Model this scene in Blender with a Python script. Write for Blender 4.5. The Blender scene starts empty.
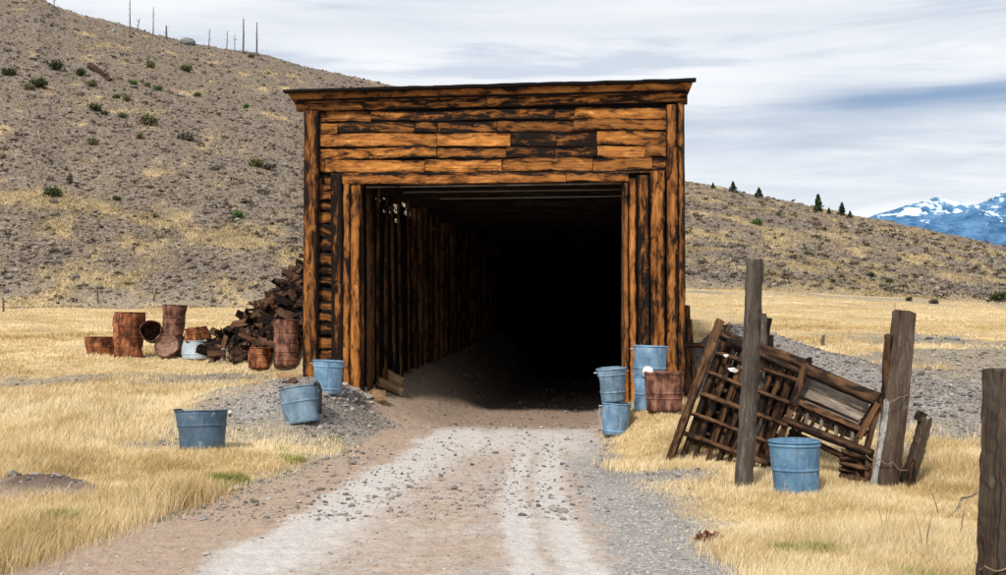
import bpy, math, random
import numpy as np
from mathutils import Vector, Matrix
random.seed(7); rng = np.random.default_rng(7)
C = bpy.context.scene.collection
F, CX, HY, CAMZ = 1150.0, 503.0, 322.0, 1.9
R = math.radians

# ---------------------------------------------------------------- noise
def _h(ix, iy, s):
    v = np.sin(ix*127.1 + iy*311.7 + s*74.7)*43758.5453
    return v - np.floor(v)
def vn(x, y, s=0):
    x = np.asarray(x, float); y = np.asarray(y, float)
    ix = np.floor(x); iy = np.floor(y); fx = x-ix; fy = y-iy
    fx = fx*fx*(3-2*fx); fy = fy*fy*(3-2*fy)
    return ((_h(ix,iy,s)*(1-fx)+_h(ix+1,iy,s)*fx)*(1-fy) + (_h(ix,iy+1,s)*(1-fx)+_h(ix+1,iy+1,s)*fx)*fy)
def fbm(x, y, s=0, o=4):
    a, t, n = 0.5, 0, 0
    for k in range(o):
        t = t + a*vn(x*2**k, y*2**k, s+k*3.1); n += a; a *= .5
    return t/n
def ss(a, b, x):
    t = np.clip((x-a)/(b-a), 0, 1); return t*t*(3-2*t)
def ga(x, y, cx, cy, sx, sy, h):
    return h*np.exp(-((x-cx)/sx)**2-((y-cy)/sy)**2)

# ---------------------------------------------------------------- shed frame (local s = along the front, d = depth)
SA, CA = math.sin(R(7.6)), math.cos(R(7.6))
OX, OY = -0.256, 20.7
def S(s, d, z): return Vector((OX+s*CA+d*SA, OY-s*SA+d*CA, z))
def loc(u, v, d=0.0):
    t = (u-CX)/F
    s = (t*(OY+d*CA)-OX-d*SA)/(CA+t*SA)
    y = OY-s*SA+d*CA
    return s, CAMZ+(HY-v)/F*y
def to_local(x, y):
    dx = x-OX; dy = y-OY
    return dx*CA-dy*SA, dx*SA+dy*CA

# ---------------------------------------------------------------- terrain
SKY_U = [-1500,-900,-400,-100,40,60,130,190,255,300,400,500,685,760,820,900,1006,1200,1500,2400]
SKY_V = [60,0,-45,-25,0,9,27,43,53,65,87,115,181,196,209,225,246,276,300,316]
BAS_U = [-1500,-300,0,300,500,685,800,1006,1300,2400]
BAS_V = [318,312,308,307,298,288,292,303,314,318]
ZR_U = [-1500,0,300,400,685,850,1006,1300,2400]; ZR_V = [150,170,190,200,185,170,160,150,150]
ZB_U = [-1500,0,300,685,1006,2400]; ZB_V = [72,75,78,84,92,96]
def zg(x, y, fine=True):
    x = np.asarray(x, float); y = np.asarray(y, float)
    yy = np.maximum(y, 3.0)
    u = CX+F*x/yy
    zb_ = np.interp(u, ZB_U, ZB_V); zr_ = np.interp(u, ZR_U, ZR_V)
    hb = CAMZ+(HY-np.interp(u, BAS_U, BAS_V))/F*zb_
    hr = CAMZ+(HY-np.interp(u, SKY_U, SKY_V))/F*zr_
    pl = np.interp(y, [0,14,17,27], [0,.0,.05,.95])
    pr = np.interp(y, [0,13.5,20,30], [0,.0,.36,1.0])
    w = ss(-1.2, 1.2, x)
    near = pl*(1-w)+pr*w
    k = np.clip((y-27)/(zb_-27), 0, 1)
    z = near + (hb-(.95*(1-w)+w*1.0))*k
    s = np.clip((y-zb_)/(zr_-zb_), 0, 1)
    f = s*(1.10-.10*s)
    z = z + (hr-hb)*f
    z = z - np.where(y > zr_, np.minimum((y-zr_)**2*.0016+(y-zr_)*.06, hr-3), 0)
    hm = ss(0, .35, s)
    z = z + hm*(fbm(x*.03, y*.03, 5)-.5)*3.2*(1-.9*ss(.5,1,s)) + hm*(fbm(x*.22, y*.22, 15)-.5)*.8
    # road corridor and shed floor
    sl, dl = to_local(x, y)
    inlen = 1-ss(19.5, 22, dl)
    cx = np.interp(y, [0,9,15,20,21], [-.8,-.8,-.5,-.25,-.2]); cx = np.where(y > 21, OX+ (y-OY)*SA/CA, cx)
    hw = np.interp(y, [0,9,14,18,20], [2.7,2.6,2.1,1.75,1.6])
    dd = np.abs(x-cx)
    ins = ss(-.8, .6, dl)*(x < cx)
    c = (1-ss(hw-ins*.95, hw+1.15-ins*.25, dd))*np.where(dl > 0, inlen, 1)
    z = z*(1-c)
    left = ss(.6, 1.6, cx-x)
    # mounds beside the portal
    m = ga(x,y,-3.25,20.6,.95,1.5,.42)+ga(x,y,-4.6,19.8,1.25,1.1,.42)+ga(x,y,-3.4,18.9,.6,.6,.22)
    m = m + ga(x,y,2.5,19.0,.75,1.3,.30) + ga(x,y,2.6,17.3,.7,1.0,.14)
    m = m + ga(x,y,-4.9,12.0,.8,.6,.3) + ga(x,y,-3.5,13.6,.5,.4,.1)
    z = z + m*(1-c)
    # gravel berm behind the crib on the right
    ax, ay, bx, by = 4.6, 27.0, 7.2, 19.0
    tt = np.clip(((x-ax)*(bx-ax)+(y-ay)*(by-ay))/((bx-ax)**2+(by-ay)**2), 0, 1)
    dist = np.hypot(x-ax-tt*(bx-ax), y-ay-tt*(by-ay))
    z = z + (1.35*(1-tt)+.45*tt)*np.exp(-(dist/2.1)**2)*(1-c)*ss(3.3,4.9,sl)*.92
    # heap of boards core, left of the shed
    top = np.interp(sl, [-7.5,-7.2,-6.65,-5.95,-5.2,-4.4,-3.45], [0,.55,.85,1.6,2.45,2.9,3.0])
    pm = np.exp(-((dl-6.0)/1.3)**4)*ss(-7.5,-7.0,sl)*(1-ss(-3.5,-3.42,sl))
    z = z + top*.85*pm
    # small scale relief
    z = z + (fbm(x*.5,y*.5,9)-.5)*.16*(1-c)*ss(6,12,np.abs(y)) + (fbm(x*2.1,y*2.1,19)-.5)*.07*(1-c)
    z = z + c*((fbm(x*1.2,y*.35,29)-.5)*.08 + np.exp(-((y-19.2)/1.4)**2)*.10 - ss(19.8,21.5,y)*.06)
    if fine:
        z = z + (vn(x*14,y*14,41)-.5)*.018 + (vn(x*34,y*34,43)-.5)*.010
    return z
def z1(x, y): return float(zg(np.array([x]), np.array([y]))[0])
def G(u, v, y0=5.0, y1=260.0):
    """first point of the ground seen at a picture position"""
    ys = np.exp(np.linspace(math.log(y0), math.log(y1), 6000))
    t = (u-CX)/F; q = (HY-v)/F
    h = CAMZ+q*ys - zg(t*ys, ys)
    i = np.where(h <= 0)[0]
    i = i[0] if len(i) else int(np.argmin(h[ys > 60]/ys[ys > 60]))+int((ys <= 60).sum())
    y = float(ys[i]); return Vector((t*y, y, z1(t*y, y)))
def W(u, v, y): return Vector(((u-CX)/F*y, y, CAMZ+(HY-v)/F*y))

# ---------------------------------------------------------------- object helpers
def tag(o, label=None, cat=None, group=None, kind=None):
    if label: o['label'] = label
    if cat: o['category'] = cat
    if group: o['group'] = group
    if kind: o['kind'] = kind
    return o
def empty(name, p, rot=(0,0,0)):
    o = bpy.data.objects.new(name, None); C.objects.link(o); o.location = p; o.rotation_euler = rot
    o.empty_display_size = .1; return o
def raw(name, V, loops, starts, mat, parent=None, attrs=None, smooth=False):
    me = bpy.data.meshes.new(name)
    V = np.asarray(V, np.float32); loops = np.asarray(loops, np.int32); starts = np.asarray(starts, np.int32)
    me.vertices.add(len(V)); me.vertices.foreach_set('co', V.ravel())
    me.loops.add(len(loops)); me.loops.foreach_set('vertex_index', loops)
    me.polygons.add(len(starts)); me.polygons.foreach_set('loop_start', starts)
    me.update(calc_edges=True); me.validate()
    for k, a in (attrs or {}).items():
        a = np.asarray(a, np.float32)
        if a.ndim == 2:
            at = me.attributes.new(k, 'FLOAT_VECTOR', 'POINT'); at.data.foreach_set('vector', a.ravel())
        else:
            at = me.attributes.new(k, 'FLOAT', 'POINT'); at.data.foreach_set('value', a)
    me.polygons.foreach_set('use_smooth', [smooth]*len(me.polygons))
    me.materials.append(mat)
    o = bpy.data.objects.new(name, me); C.objects.link(o)
    if parent: o.parent = parent
    return o
class MB:
    def __init__(s): s.v=[]; s.f=[]; s.g=[]; s.t=[]; s.e=[]
    def add(s, vs, fs, g=None, tone=.5, edge=None):
        n = len(s.v); s.v += [tuple(p) for p in vs]; s.f += [tuple(i+n for i in f) for f in fs]
        s.g += g if g else [tuple(p) for p in vs]; s.t += [tone]*len(vs); s.e += edge if edge else [0.0]*len(vs)
    def build(s, name, mat, parent=None, smooth=False, origin=None):
        V = np.array(s.v, float)
        if origin is not None: V = V-np.array(origin)
        loops = [i for f in s.f for i in f]; st = np.cumsum([0]+[len(f) for f in s.f[:-1]])
        o = raw(name, V, loops, st, mat, parent, dict(gco=np.array(s.g), tone=s.t, edge=s.e), smooth)
        if origin is not None and not parent: o.location = origin
        return o
    def board(s, a, b, w, t, nrm=(0,-1,0), tone=.5, seg=None, rough=.006, taper=1.0, round_=False, w2=None, bow=0.0, ragged=.0):
        a = Vector(a); b = Vector(b); d = b-a; L = d.length; d.normalize(); nrm = Vector(nrm)
        side = d.cross(nrm).normalized(); nn = side.cross(d).normalized()
        if side.z < -.3 : side = -side; 
        seg = seg or max(3, min(24, int(L/.18)))
        rnd = random.random()
        if round_:
            K = 12; cs = [(math.cos(k*2*math.pi/K)*.5, math.sin(k*2*math.pi/K)*.5) for k in range(K)]
        else:
            c = min(.12*t/w, .2); ct = .14
            cs = [(-.5+c,-.5),(0,-.5),(.5-c,-.5),(.5,-.5+ct),(.5,0),(.5,.5-ct),(.5-c,.5),(0,.5),(-.5+c,.5),(-.5,.5-ct),(-.5,0),(-.5,-.5+ct)]
        K = len(cs); vs=[]; gs=[]; es=[]
        per = [0]
        for k in range(1,K): per.append(per[-1]+math.hypot((cs[k][0]-cs[k-1][0])*w,(cs[k][1]-cs[k-1][1])*t))
        ph = random.random()*10
        irr = [random.uniform(-1,1)*rough for _ in range(K)]
        for i in range(seg+1):
            q = i/seg; sc = 1+(taper-1)*q
            ox = math.sin(q*3.1+ph)*rough*1.5; oy = math.sin(q*4.3+ph*2)*rough*1.2 + bow*math.sin(q*math.pi)
            for k,(x,y) in enumerate(cs):
                j = irr[k]+random.uniform(-1,1)*rough*.6
                ex = 0
                if i in (0,seg): ex = random.uniform(-1,1)*ragged
                p = a + d*(L*q+ex) + side*(x*w*sc+ox+(j if abs(x)>.3 else 0)) + nn*(y*t*sc+oy+j*.5)
                vs.append(p); gs.append((L*q+rnd*9, per[k] if not round_ else per[k], rnd*40)); es.append(x*2)
        fs = []
        for i in range(seg):
            for k in range(K):
                a0=i*K+k; a1=i*K+(k+1)%K
                fs.append((a0,a1,a1+K,a0+K))
        fs.append(tuple(range(K-1,-1,-1))); fs.append(tuple(seg*K+k for k in range(K)))
        s.add(vs, fs, gs, tone, es)
    def tube(s, pts, r, n=8, tone=.5):
        pts = [Vector(p) for p in pts]; vs=[]; fs=[]
        for i,p in enumerate(pts):
            d = (pts[min(i+1,len(pts)-1)]-pts[max(i-1,0)]).normalized()
            up = Vector((0,0,1)) if abs(d.z)<.9 else Vector((1,0,0))
            a = d.cross(up).normalized(); b = a.cross(d)
            rr = r[i] if isinstance(r,(list,tuple)) else r
            for k in range(n):
                an = k*2*math.pi/n; vs.append(p+a*math.cos(an)*rr+b*math.sin(an)*rr)
        for i in range(len(pts)-1):
            for k in range(n):
                fs.append((i*n+k,i*n+(k+1)%n,(i+1)*n+(k+1)%n,(i+1)*n+k))
        fs.append(tuple(range(n-1,-1,-1))); fs.append(tuple((len(pts)-1)*n+k for k in range(n)))
        s.add(vs, fs, tone=tone)
    def lathe(s, prof, n=48, dent=None, tone=.5, close=False):
        vs=[]; fs=[]; m=len(prof)
        for (r,z) in prof:
            for k in range(n):
                a = k*2*math.pi/n; rr = r
                if dent: rr = r + dent(a, z)*min(1, r*6)
                vs.append((rr*math.cos(a), rr*math.sin(a), z))
        for i in range(m-1):
            for k in range(n):
                fs.append((i*n+k,i*n+(k+1)%n,(i+1)*n+(k+1)%n,(i+1)*n+k))
        if close: fs.append(tuple(range(n-1,-1,-1))); fs.append(tuple((m-1)*n+k for k in range(n)))
        s.add(vs, fs, tone=tone)

# ---------------------------------------------------------------- materials
class NT:
    def __init__(s, name, rough=.9, spec=.15):
        s.m = bpy.data.materials.new(name); s.m.use_nodes = True; s.t = s.m.node_tree
        s.b = s.t.nodes['Principled BSDF']; s.b.inputs['Roughness'].default_value = rough
        s.b.inputs['Specular IOR Level'].default_value = spec
    def n(s, ty, **kw):
        o = s.t.nodes.new(ty)
        for k, v in kw.items(): setattr(o, k, v)
        return o
    def l(s, a, b): s.t.links.new(a, b)
    def put(s, sock, v):
        if hasattr(v, 'default_value') or hasattr(v, 'links'): s.l(v, sock)
        else: sock.default_value = v
    def math(s, op, a, b=0.0, c=None, clamp=False):
        o = s.n('ShaderNodeMath', operation=op, use_clamp=clamp); s.put(o.inputs[0], a); s.put(o.inputs[1], b)
        if c is not None: s.put(o.inputs[2], c)
        return o.outputs[0]
    def attr(s, k):
        o = s.n('ShaderNodeAttribute', attribute_name=k); return o
    def comb(s, x, y, z):
        o = s.n('ShaderNodeCombineXYZ'); s.put(o.inputs[0],x); s.put(o.inputs[1],y); s.put(o.inputs[2],z); return o.outputs[0]
    def sep(s, v):
        o = s.n('ShaderNodeSeparateXYZ'); s.l(v, o.inputs[0]); return o.outputs
    def noise(s, v, scale, det=4, rough=.6, dist=0.0):
        o = s.n('ShaderNodeTexNoise'); s.l(v, o.inputs['Vector']); o.inputs['Scale'].default_value=scale
        o.inputs['Detail'].default_value=det; o.inputs['Roughness'].default_value=rough; o.inputs['Distortion'].default_value=dist
        return o.outputs['Fac']
    def vor(s, v, scale, feat='F1', out='Distance', rnd=1.0):
        o = s.n('ShaderNodeTexVoronoi', feature=feat); s.l(v, o.inputs['Vector']); o.inputs['Scale'].default_value=scale
        o.inputs['Randomness'].default_value = rnd
        return o.outputs[out]
    def ramp(s, f, stops, interp='LINEAR'):
        o = s.n('ShaderNodeValToRGB'); s.put(o.inputs[0], f); o.color_ramp.interpolation = interp
        el = o.color_ramp.elements
        while len(el) < len(stops): el.new(.5)
        for e,(p,c) in zip(el, stops):
            e.position = p; e.color = (c,c,c,1) if isinstance(c,(int,float)) else (*c,1)
        return o.outputs[0]
    def mix(s, f, a, b, mode='MIX'):
        o = s.n('ShaderNodeMix', data_type='RGBA', blend_type=mode); s.put(o.inputs[0], f)
        for sock, v in ((o.inputs[6],a),(o.inputs[7],b)):
            if isinstance(v, tuple): sock.default_value=(*v,1)
            else: s.put(sock, v)
        return o.outputs[2]
    def step(s, x, a, b):
        o = s.n('ShaderNodeMapRange', interpolation_type='SMOOTHSTEP'); s.put(o.inputs[0], x)
        o.inputs[1].default_value=a; o.inputs[2].default_value=b; return o.outputs[0]
    def bump(s, h, st, dist=.01):
        o = s.n('ShaderNodeBump'); s.l(h, o.inputs['Height']); o.inputs['Strength'].default_value=st; o.inputs['Distance'].default_value=dist
        s.l(o.outputs[0], s.b.inputs['Normal'])
    def col(s, c): s.put(s.b.inputs['Base Color'], c) if not isinstance(c, tuple) else setattr(s.b.inputs['Base Color'],'default_value',(*c,1)); return s.m

def wood(name, cols, char=.5, dark=(.010,.006,.004), edge=.35, rough=.82, grainamt=.5):
    """cols = (low, mid, high) wood colours; char = share of charred surface"""
    N = NT(name, rough, .2)
    g = N.sep(N.attr('gco').outputs['Vector']); tone = N.attr('tone').outputs['Fac']; ed = N.attr('edge').outputs['Fac']
    gv = N.comb(N.math('MULTIPLY',g[0],1.1), N.math('MULTIPLY',g[1],38), g[2])
    grain = N.noise(gv, 1.0, 7, .75, .25)
    pv = N.comb(N.math('MULTIPLY',g[0],2.4), N.math('MULTIPLY',g[1],9), g[2])
    patch = N.noise(pv, 1.0, 8, .72, .5)
    bv = N.comb(N.math('MULTIPLY',g[0],.55), N.math('MULTIPLY',g[1],1.5), N.math('ADD',g[2],7.0))
    big = N.noise(bv, 1.0, 3, .5)
    kn = N.vor(N.comb(N.math('MULTIPLY',g[0],1.9), N.math('MULTIPLY',g[1],5.0), g[2]), 1.0)
    knot = N.step(kn, .15, .05)
    speck = N.step(N.vor(N.comb(N.math('MULTIPLY',g[0],9), N.math('MULTIPLY',g[1],20), g[2]), 1.0), .2, .08)
    wc = N.ramp(grain, [(.25,cols[0]),(.5,cols[1]),(.72,cols[2])])
    wc = N.mix(N.math('MULTIPLY',N.step(big,.35,.7),.45), wc, cols[0])
    # char mask, with gap shadow and dark stain painted along board edges
    ee = N.math('POWER', N.math('ABSOLUTE', ed), 2.5)
    x = N.math('ADD', N.math('ADD', N.math('MULTIPLY_ADD', patch, 1.75, -.375), N.math('MULTIPLY', big, .45)), N.math('MULTIPLY', grain, .40))
    x = N.math('SUBTRACT', x, .09)
    x = N.math('SUBTRACT', x, .02)
    x = N.math('ADD', x, N.math('MULTIPLY', ee, edge*.45))
    x = N.math('ADD', x, N.math('MULTIPLY', N.math('SUBTRACT', .5, tone), .40))
    x = N.math('ADD', x, char-.5)
    cm = N.step(x, .82, 1.02)
    half = N.step(x, .56, .94)
    worn = N.step(x, .54, .36)
    wc = N.mix(N.math('MULTIPLY',worn,.75), wc, tuple(min(1,a*1.12+b) for a,b in zip(cols[2],(.0,.035,.03))))
    hv = N.math('FRACT', N.math('MULTIPLY', g[2], 1.713))
    wc = N.mix(N.math('MULTIPLY', hv, .55), wc, tuple(a*.62+b for a,b in zip(cols[0],(.02,.02,.012))))
    c = N.mix(N.math('MULTIPLY',half,.80), wc, tuple(k*.34 for k in cols[0]))
    c = N.mix(cm, c, dark)
    c = N.mix(N.math('MULTIPLY',knot,.85), c, dark)
    c = N.mix(N.math('MULTIPLY',speck,.5), c, tuple(k*.3 for k in cols[0]))
    crack = N.step(N.noise(N.comb(N.math('MULTIPLY',g[0],.8), N.math('MULTIPLY',g[1],60), g[2]), 1.0, 2, .5), .60, .70)
    c = N.mix(N.math('MULTIPLY',crack,grainamt), c, dark)
    N.col(c)
    hgt = N.math('SUBTRACT', grain, N.math('ADD', N.math('MULTIPLY',crack,.6), N.math('MULTIPLY',cm,.25)))
    N.bump(hgt, .7, .02)
    return N.m
M = {}
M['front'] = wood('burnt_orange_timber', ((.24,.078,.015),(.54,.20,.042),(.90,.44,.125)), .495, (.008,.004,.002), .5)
M['inner'] = wood('inner_timber', ((.11,.043,.014),(.24,.10,.03),(.42,.20,.07)), .485, (.007,.004,.003), edge=.5)  # darker copy of the front timber, interior shade put into its colour
M['liner'] = wood('dark_lining', ((.018,.009,.005),(.032,.015,.008),(.05,.024,.012)), .6,(.005,.003,.002))  # near-black, the shed's inner darkness put into the wood colour
M['ceil'] = wood('dark_beam', ((.022,.014,.010),(.04,.026,.018),(.07,.05,.035)), .45)  # beams darkened too, gloom under the ceiling put into the colour
M['grey'] = wood('weathered_grey_post', ((.07,.052,.041),(.135,.105,.086),(.22,.182,.155)), .30, (.03,.02,.015), .1, .92, .7)
M['browngrey'] = wood('weathered_brown_post', ((.055,.034,.024),(.105,.07,.05),(.17,.12,.09)), .30, (.02,.012,.008), .1, .92, .75)
M['crib'] = wood('old_crib_timber', ((.08,.036,.016),(.19,.09,.04),(.38,.20,.095)), .50, (.009,.005,.004), .35)
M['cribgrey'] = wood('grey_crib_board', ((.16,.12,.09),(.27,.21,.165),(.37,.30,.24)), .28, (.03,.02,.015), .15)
M['rubble'] = wood('broken_board', ((.06,.028,.016),(.16,.075,.04),(.36,.20,.115)), .52, (.010,.006,.005), .2)
M['pale'] = wood('split_log', ((.22,.12,.055),(.38,.235,.12),(.5,.34,.19)), .28, (.03,.02,.012), .2)
M['whiteboard'] = wood('flaking_white_plank', ((.28,.26,.24),(.46,.45,.43),(.6,.59,.57)), .33, (.05,.035,.025), .2)
M['snag'] = wood('snag_wood', ((.10,.08,.07),(.16,.13,.115),(.22,.19,.17)), .3, (.03,.02,.018), .1)

def metal_rust(name, a=(.11,.036,.016), b=(.28,.092,.036), c=(.42,.19,.09)):
    N = NT(name, .85, .25); o = N.n('ShaderNodeTexCoord').outputs['Object']
    n1 = N.noise(o, 5, 6, .65, .4); s = N.sep(o)
    n2 = N.noise(N.comb(N.math('MULTIPLY',s[0],14),N.math('MULTIPLY',s[1],14),N.math('MULTIPLY',s[2],2.2)), 1, 4, .6)
    n3 = N.noise(o, 60, 3, .6)
    x = N.math('ADD', N.math('MULTIPLY',n1,.6), N.math('MULTIPLY',n2,.4))
    col = N.ramp(x, [(.38,(a[0]*.35,a[1]*.4,a[2]*.5)),(.46,a),(.53,b),(.62,c)])
    col = N.mix(N.math('MULTIPLY',N.step(n3,.52,.7),.35), col, tuple(k*.4 for k in a))
    N.col(col); N.bump(N.math('ADD',n1,n3), .35, .01); return N.m
M['rust'] = metal_rust('rusted_steel')
M['rust_red'] = metal_rust('red_rusted_steel', (.10,.042,.028), (.225,.098,.062), (.34,.18,.125))
M['rust_dark'] = metal_rust('dark_rusted_steel', (.06,.028,.018), (.13,.06,.038), (.2,.11,.07))
M['rust_pale'] = metal_rust('pale_rusted_steel', (.18,.09,.06), (.29,.165,.12), (.36,.24,.18))
def metal_paint(name, a, b, rusty=.5, zdirt=.35):
    N = NT(name, .6, .35); o = N.n('ShaderNodeTexCoord').outputs['Object']; s = N.sep(o)
    n1 = N.noise(o, 4, 6, .68, .5)
    n2 = N.noise(N.comb(N.math('MULTIPLY',s[0],16),N.math('MULTIPLY',s[1],16),N.math('MULTIPLY',s[2],1.8)), 1, 5, .65)
    n3 = N.noise(o, 24, 5, .7)
    c = N.mix(N.step(n1,.35,.65), a, b)
    c = N.mix(N.math('MULTIPLY',N.step(n2,.5,.72),.55), c, tuple(k*.45 for k in a))
    pale = N.step(N.noise(o, 9, 5, .7), .58, .68)
    c = N.mix(N.math('MULTIPLY',pale,.45), c, (.45,.5,.54))
    r = N.step(N.math('ADD',N.math('MULTIPLY',n3,.55),N.math('MULTIPLY',n2,.5)), .68-.1*rusty, .76-.1*rusty)
    c = N.mix(N.math('MULTIPLY',r,.85), c, (.12,.06,.035))
    N.col(c); N.put(N.b.inputs['Metallic'], .15)
    N.bump(N.math('ADD',n1,N.math('MULTIPLY',r,.4)), .25, .012); return N.m
M['blue'] = metal_paint('faded_blue_paint', (.125,.235,.36), (.23,.37,.51), .95)
M['blue_grey'] = metal_paint('blue_grey_zinc', (.11,.185,.26), (.22,.32,.41), .7)
M['blue_dark'] = metal_paint('dark_blue_zinc', (.055,.095,.145), (.10,.155,.22), .4)
M['blue_drum'] = metal_paint('scuffed_blue_drum', (.085,.185,.30), (.15,.28,.41), .9)
M['white_blue'] = metal_paint('chalky_white_blue_paint', (.38,.47,.56), (.55,.62,.68), .35)
def plain(name, c, rough=.8, spec=.2, var=.3, sc=20):
    N = NT(name, rough, spec); o = N.n('ShaderNodeTexCoord').outputs['Object']
    n = N.noise(o, sc, 4, .6)
    N.col(N.mix(n, tuple(k*(1-var) for k in c), tuple(min(1,k*(1+var)) for k in c))); return N.m
M['black'] = plain('black_rubber', (.015,.015,.017), .5, .4)
M['white'] = plain('white_scrap', (.75,.75,.73), .6)
M['wire'] = plain('rusty_wire', (.22,.15,.10), .7)
M['steel'] = plain('bare_steel', (.3,.31,.33), .5, .5)

def foliage(name, a, b, c, trans=.0):
    N = NT(name, .85, .1); r = N.attr('rnd').outputs['Fac']
    N.col(N.ramp(r, [(0.0,a),(.5,b),(1.0,c)])); return N.m
M['shrub'] = foliage('green_shrub_leaf', (.018,.024,.010), (.045,.06,.022), (.09,.105,.042))
M['shrub_bright'] = foliage('bright_shrub_leaf', (.03,.06,.012), (.07,.13,.025), (.12,.2,.05))
M['olive'] = foliage('olive_shrub_leaf', (.06,.06,.025), (.12,.12,.05), (.20,.19,.09))
M['brush'] = foliage('grey_dead_brush', (.06,.05,.045), (.15,.13,.11), (.28,.25,.22))
M['sage'] = foliage('dark_sage_leaf', (.035,.03,.022), (.07,.06,.042), (.13,.11,.075))
M['conifer'] = foliage('dark_conifer_needles', (.012,.022,.012), (.03,.05,.022), (.055,.085,.035))
M['bark'] = plain('tree_bark', (.07,.05,.035), .9)
M['grass'] = foliage('dry_golden_grass', (.34,.225,.095), (.64,.475,.235), (.86,.72,.48))
M['grass_green'] = foliage('green_grass', (.14,.15,.04), (.28,.28,.08), (.46,.42,.16))
M['tuft'] = foliage('dry_slope_grass', (.21,.155,.085), (.35,.27,.155), (.50,.40,.25))
M['stone'] = foliage('grey_stones', (.085,.074,.066), (.25,.222,.20), (.46,.42,.38))
M['gravelm'] = foliage('road_gravel', (.22,.205,.195), (.38,.355,.335), (.50,.475,.45))
M['boulder'] = plain('grey_boulder', (.22,.22,.225), .9, .1, .35, 3)

# ground shader
N = NT('ground_soil_and_grass', .95, .08)
geo = N.n('ShaderNodeNewGeometry').outputs['Position']; gp = N.sep(geo)
A = {k: N.attr(k).outputs['Fac'] for k in ('a_pale','a_brown','a_grass','a_green','a_dark','a_hill','a_fine','a_soil')}
nA = N.noise(geo, .9, 6, .65); nB = N.noise(geo, 6, 6, .7); nC = N.noise(geo, 40, 4, .7); nD = N.noise(geo, .12, 5, .6)
v1 = N.vor(geo, 26, out='Color'); v1s = N.sep(v1)[0]; v1d = N.vor(geo, 26)
v2 = N.vor(geo, 5.5, out='Color'); v2s = N.sep(v2)[0]; v2d = N.vor(geo, 3.6)
gravel_n = N.ramp(v1s, [(0,(.30,.27,.245)),(.45,(.42,.385,.355)),(.8,(.49,.455,.425)),(1,(.58,.545,.51))])
gravel_n = N.mix(N.step(v1d,.25,.55), gravel_n, (.25,.228,.21))
scree = N.ramp(v2s, [(0,(.105,.078,.058)),(.4,(.175,.138,.105)),(.8,(.24,.195,.152)),(1,(.36,.305,.25))])
scree = N.mix(N.math('MULTIPLY',N.step(N.noise(geo, 2.2, 6, .75),.50,.66),.7), scree, (.09,.077,.066))
gravel = N.mix(A['a_hill'], gravel_n, scree)
gravel = N.mix(N.math('MULTIPLY',N.step(nA,.42,.62),.45), gravel, (.20,.15,.115))
gravel = N.mix(N.math('MULTIPLY',A['a_soil'],.75), gravel, N.ramp(nB, [(.35,(.20,.155,.10)),(.5,(.31,.25,.165)),(.65,(.40,.34,.24))]))
grass_c = N.ramp(N.math('ADD',N.math('MULTIPLY',nB,.5),N.math('MULTIPLY',nC,.5)), [(.33,(.27,.195,.105)),(.48,(.47,.345,.18)),(.64,(.66,.52,.31))])
fx = N.math('ADD', A['a_grass'], N.math('MULTIPLY', N.math('SUBTRACT', N.math('ADD',N.math('MULTIPLY',nA,.4),N.math('MULTIPLY',nB,.6)), .5), 1.3))
col = N.mix(N.step(fx, .38, .62), gravel, grass_c)
col = N.mix(N.math('MULTIPLY', N.step(N.math('ADD',A['a_green'],N.math('MULTIPLY',N.math('SUBTRACT',nB,.5),.9)), .4,.7), .8), col, (.19,.20,.06))
brown = N.ramp(N.math('ADD',N.math('MULTIPLY',nB,.4),N.math('MULTIPLY',nC,.6)), [(.35,(.27,.19,.135)),(.5,(.40,.295,.22)),(.66,(.52,.405,.32))])
pale = N.ramp(N.math('ADD',N.math('MULTIPLY',nB,.4),N.math('MULTIPLY',nC,.6)), [(.33,(.40,.36,.33)),(.5,(.54,.50,.465)),(.66,(.66,.62,.585))])
jit = N.math('MULTIPLY', N.math('SUBTRACT', N.math('ADD',N.math('MULTIPLY',nA,.5),N.math('MULTIPLY',nB,.5)), .5), .9)
col = N.mix(N.step(N.math('ADD',A['a_brown'],jit), .35,.65), col, brown)
col = N.mix(N.step(N.math('ADD',A['a_fine'],jit), .35,.65), col, gravel_n)
col = N.mix(N.math('MULTIPLY',N.step(N.math('ADD',A['a_pale'],jit), .17,.80),.95), col, pale)
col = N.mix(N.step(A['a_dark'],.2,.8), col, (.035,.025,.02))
N.col(col)
N.bump(N.math('ADD',N.math('MULTIPLY',nC,.6),N.math('ADD',N.math('MULTIPLY',nB,.8),N.math('MULTIPLY',v1d,-.4))), .5, .04)
M['ground'] = N.m

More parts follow.
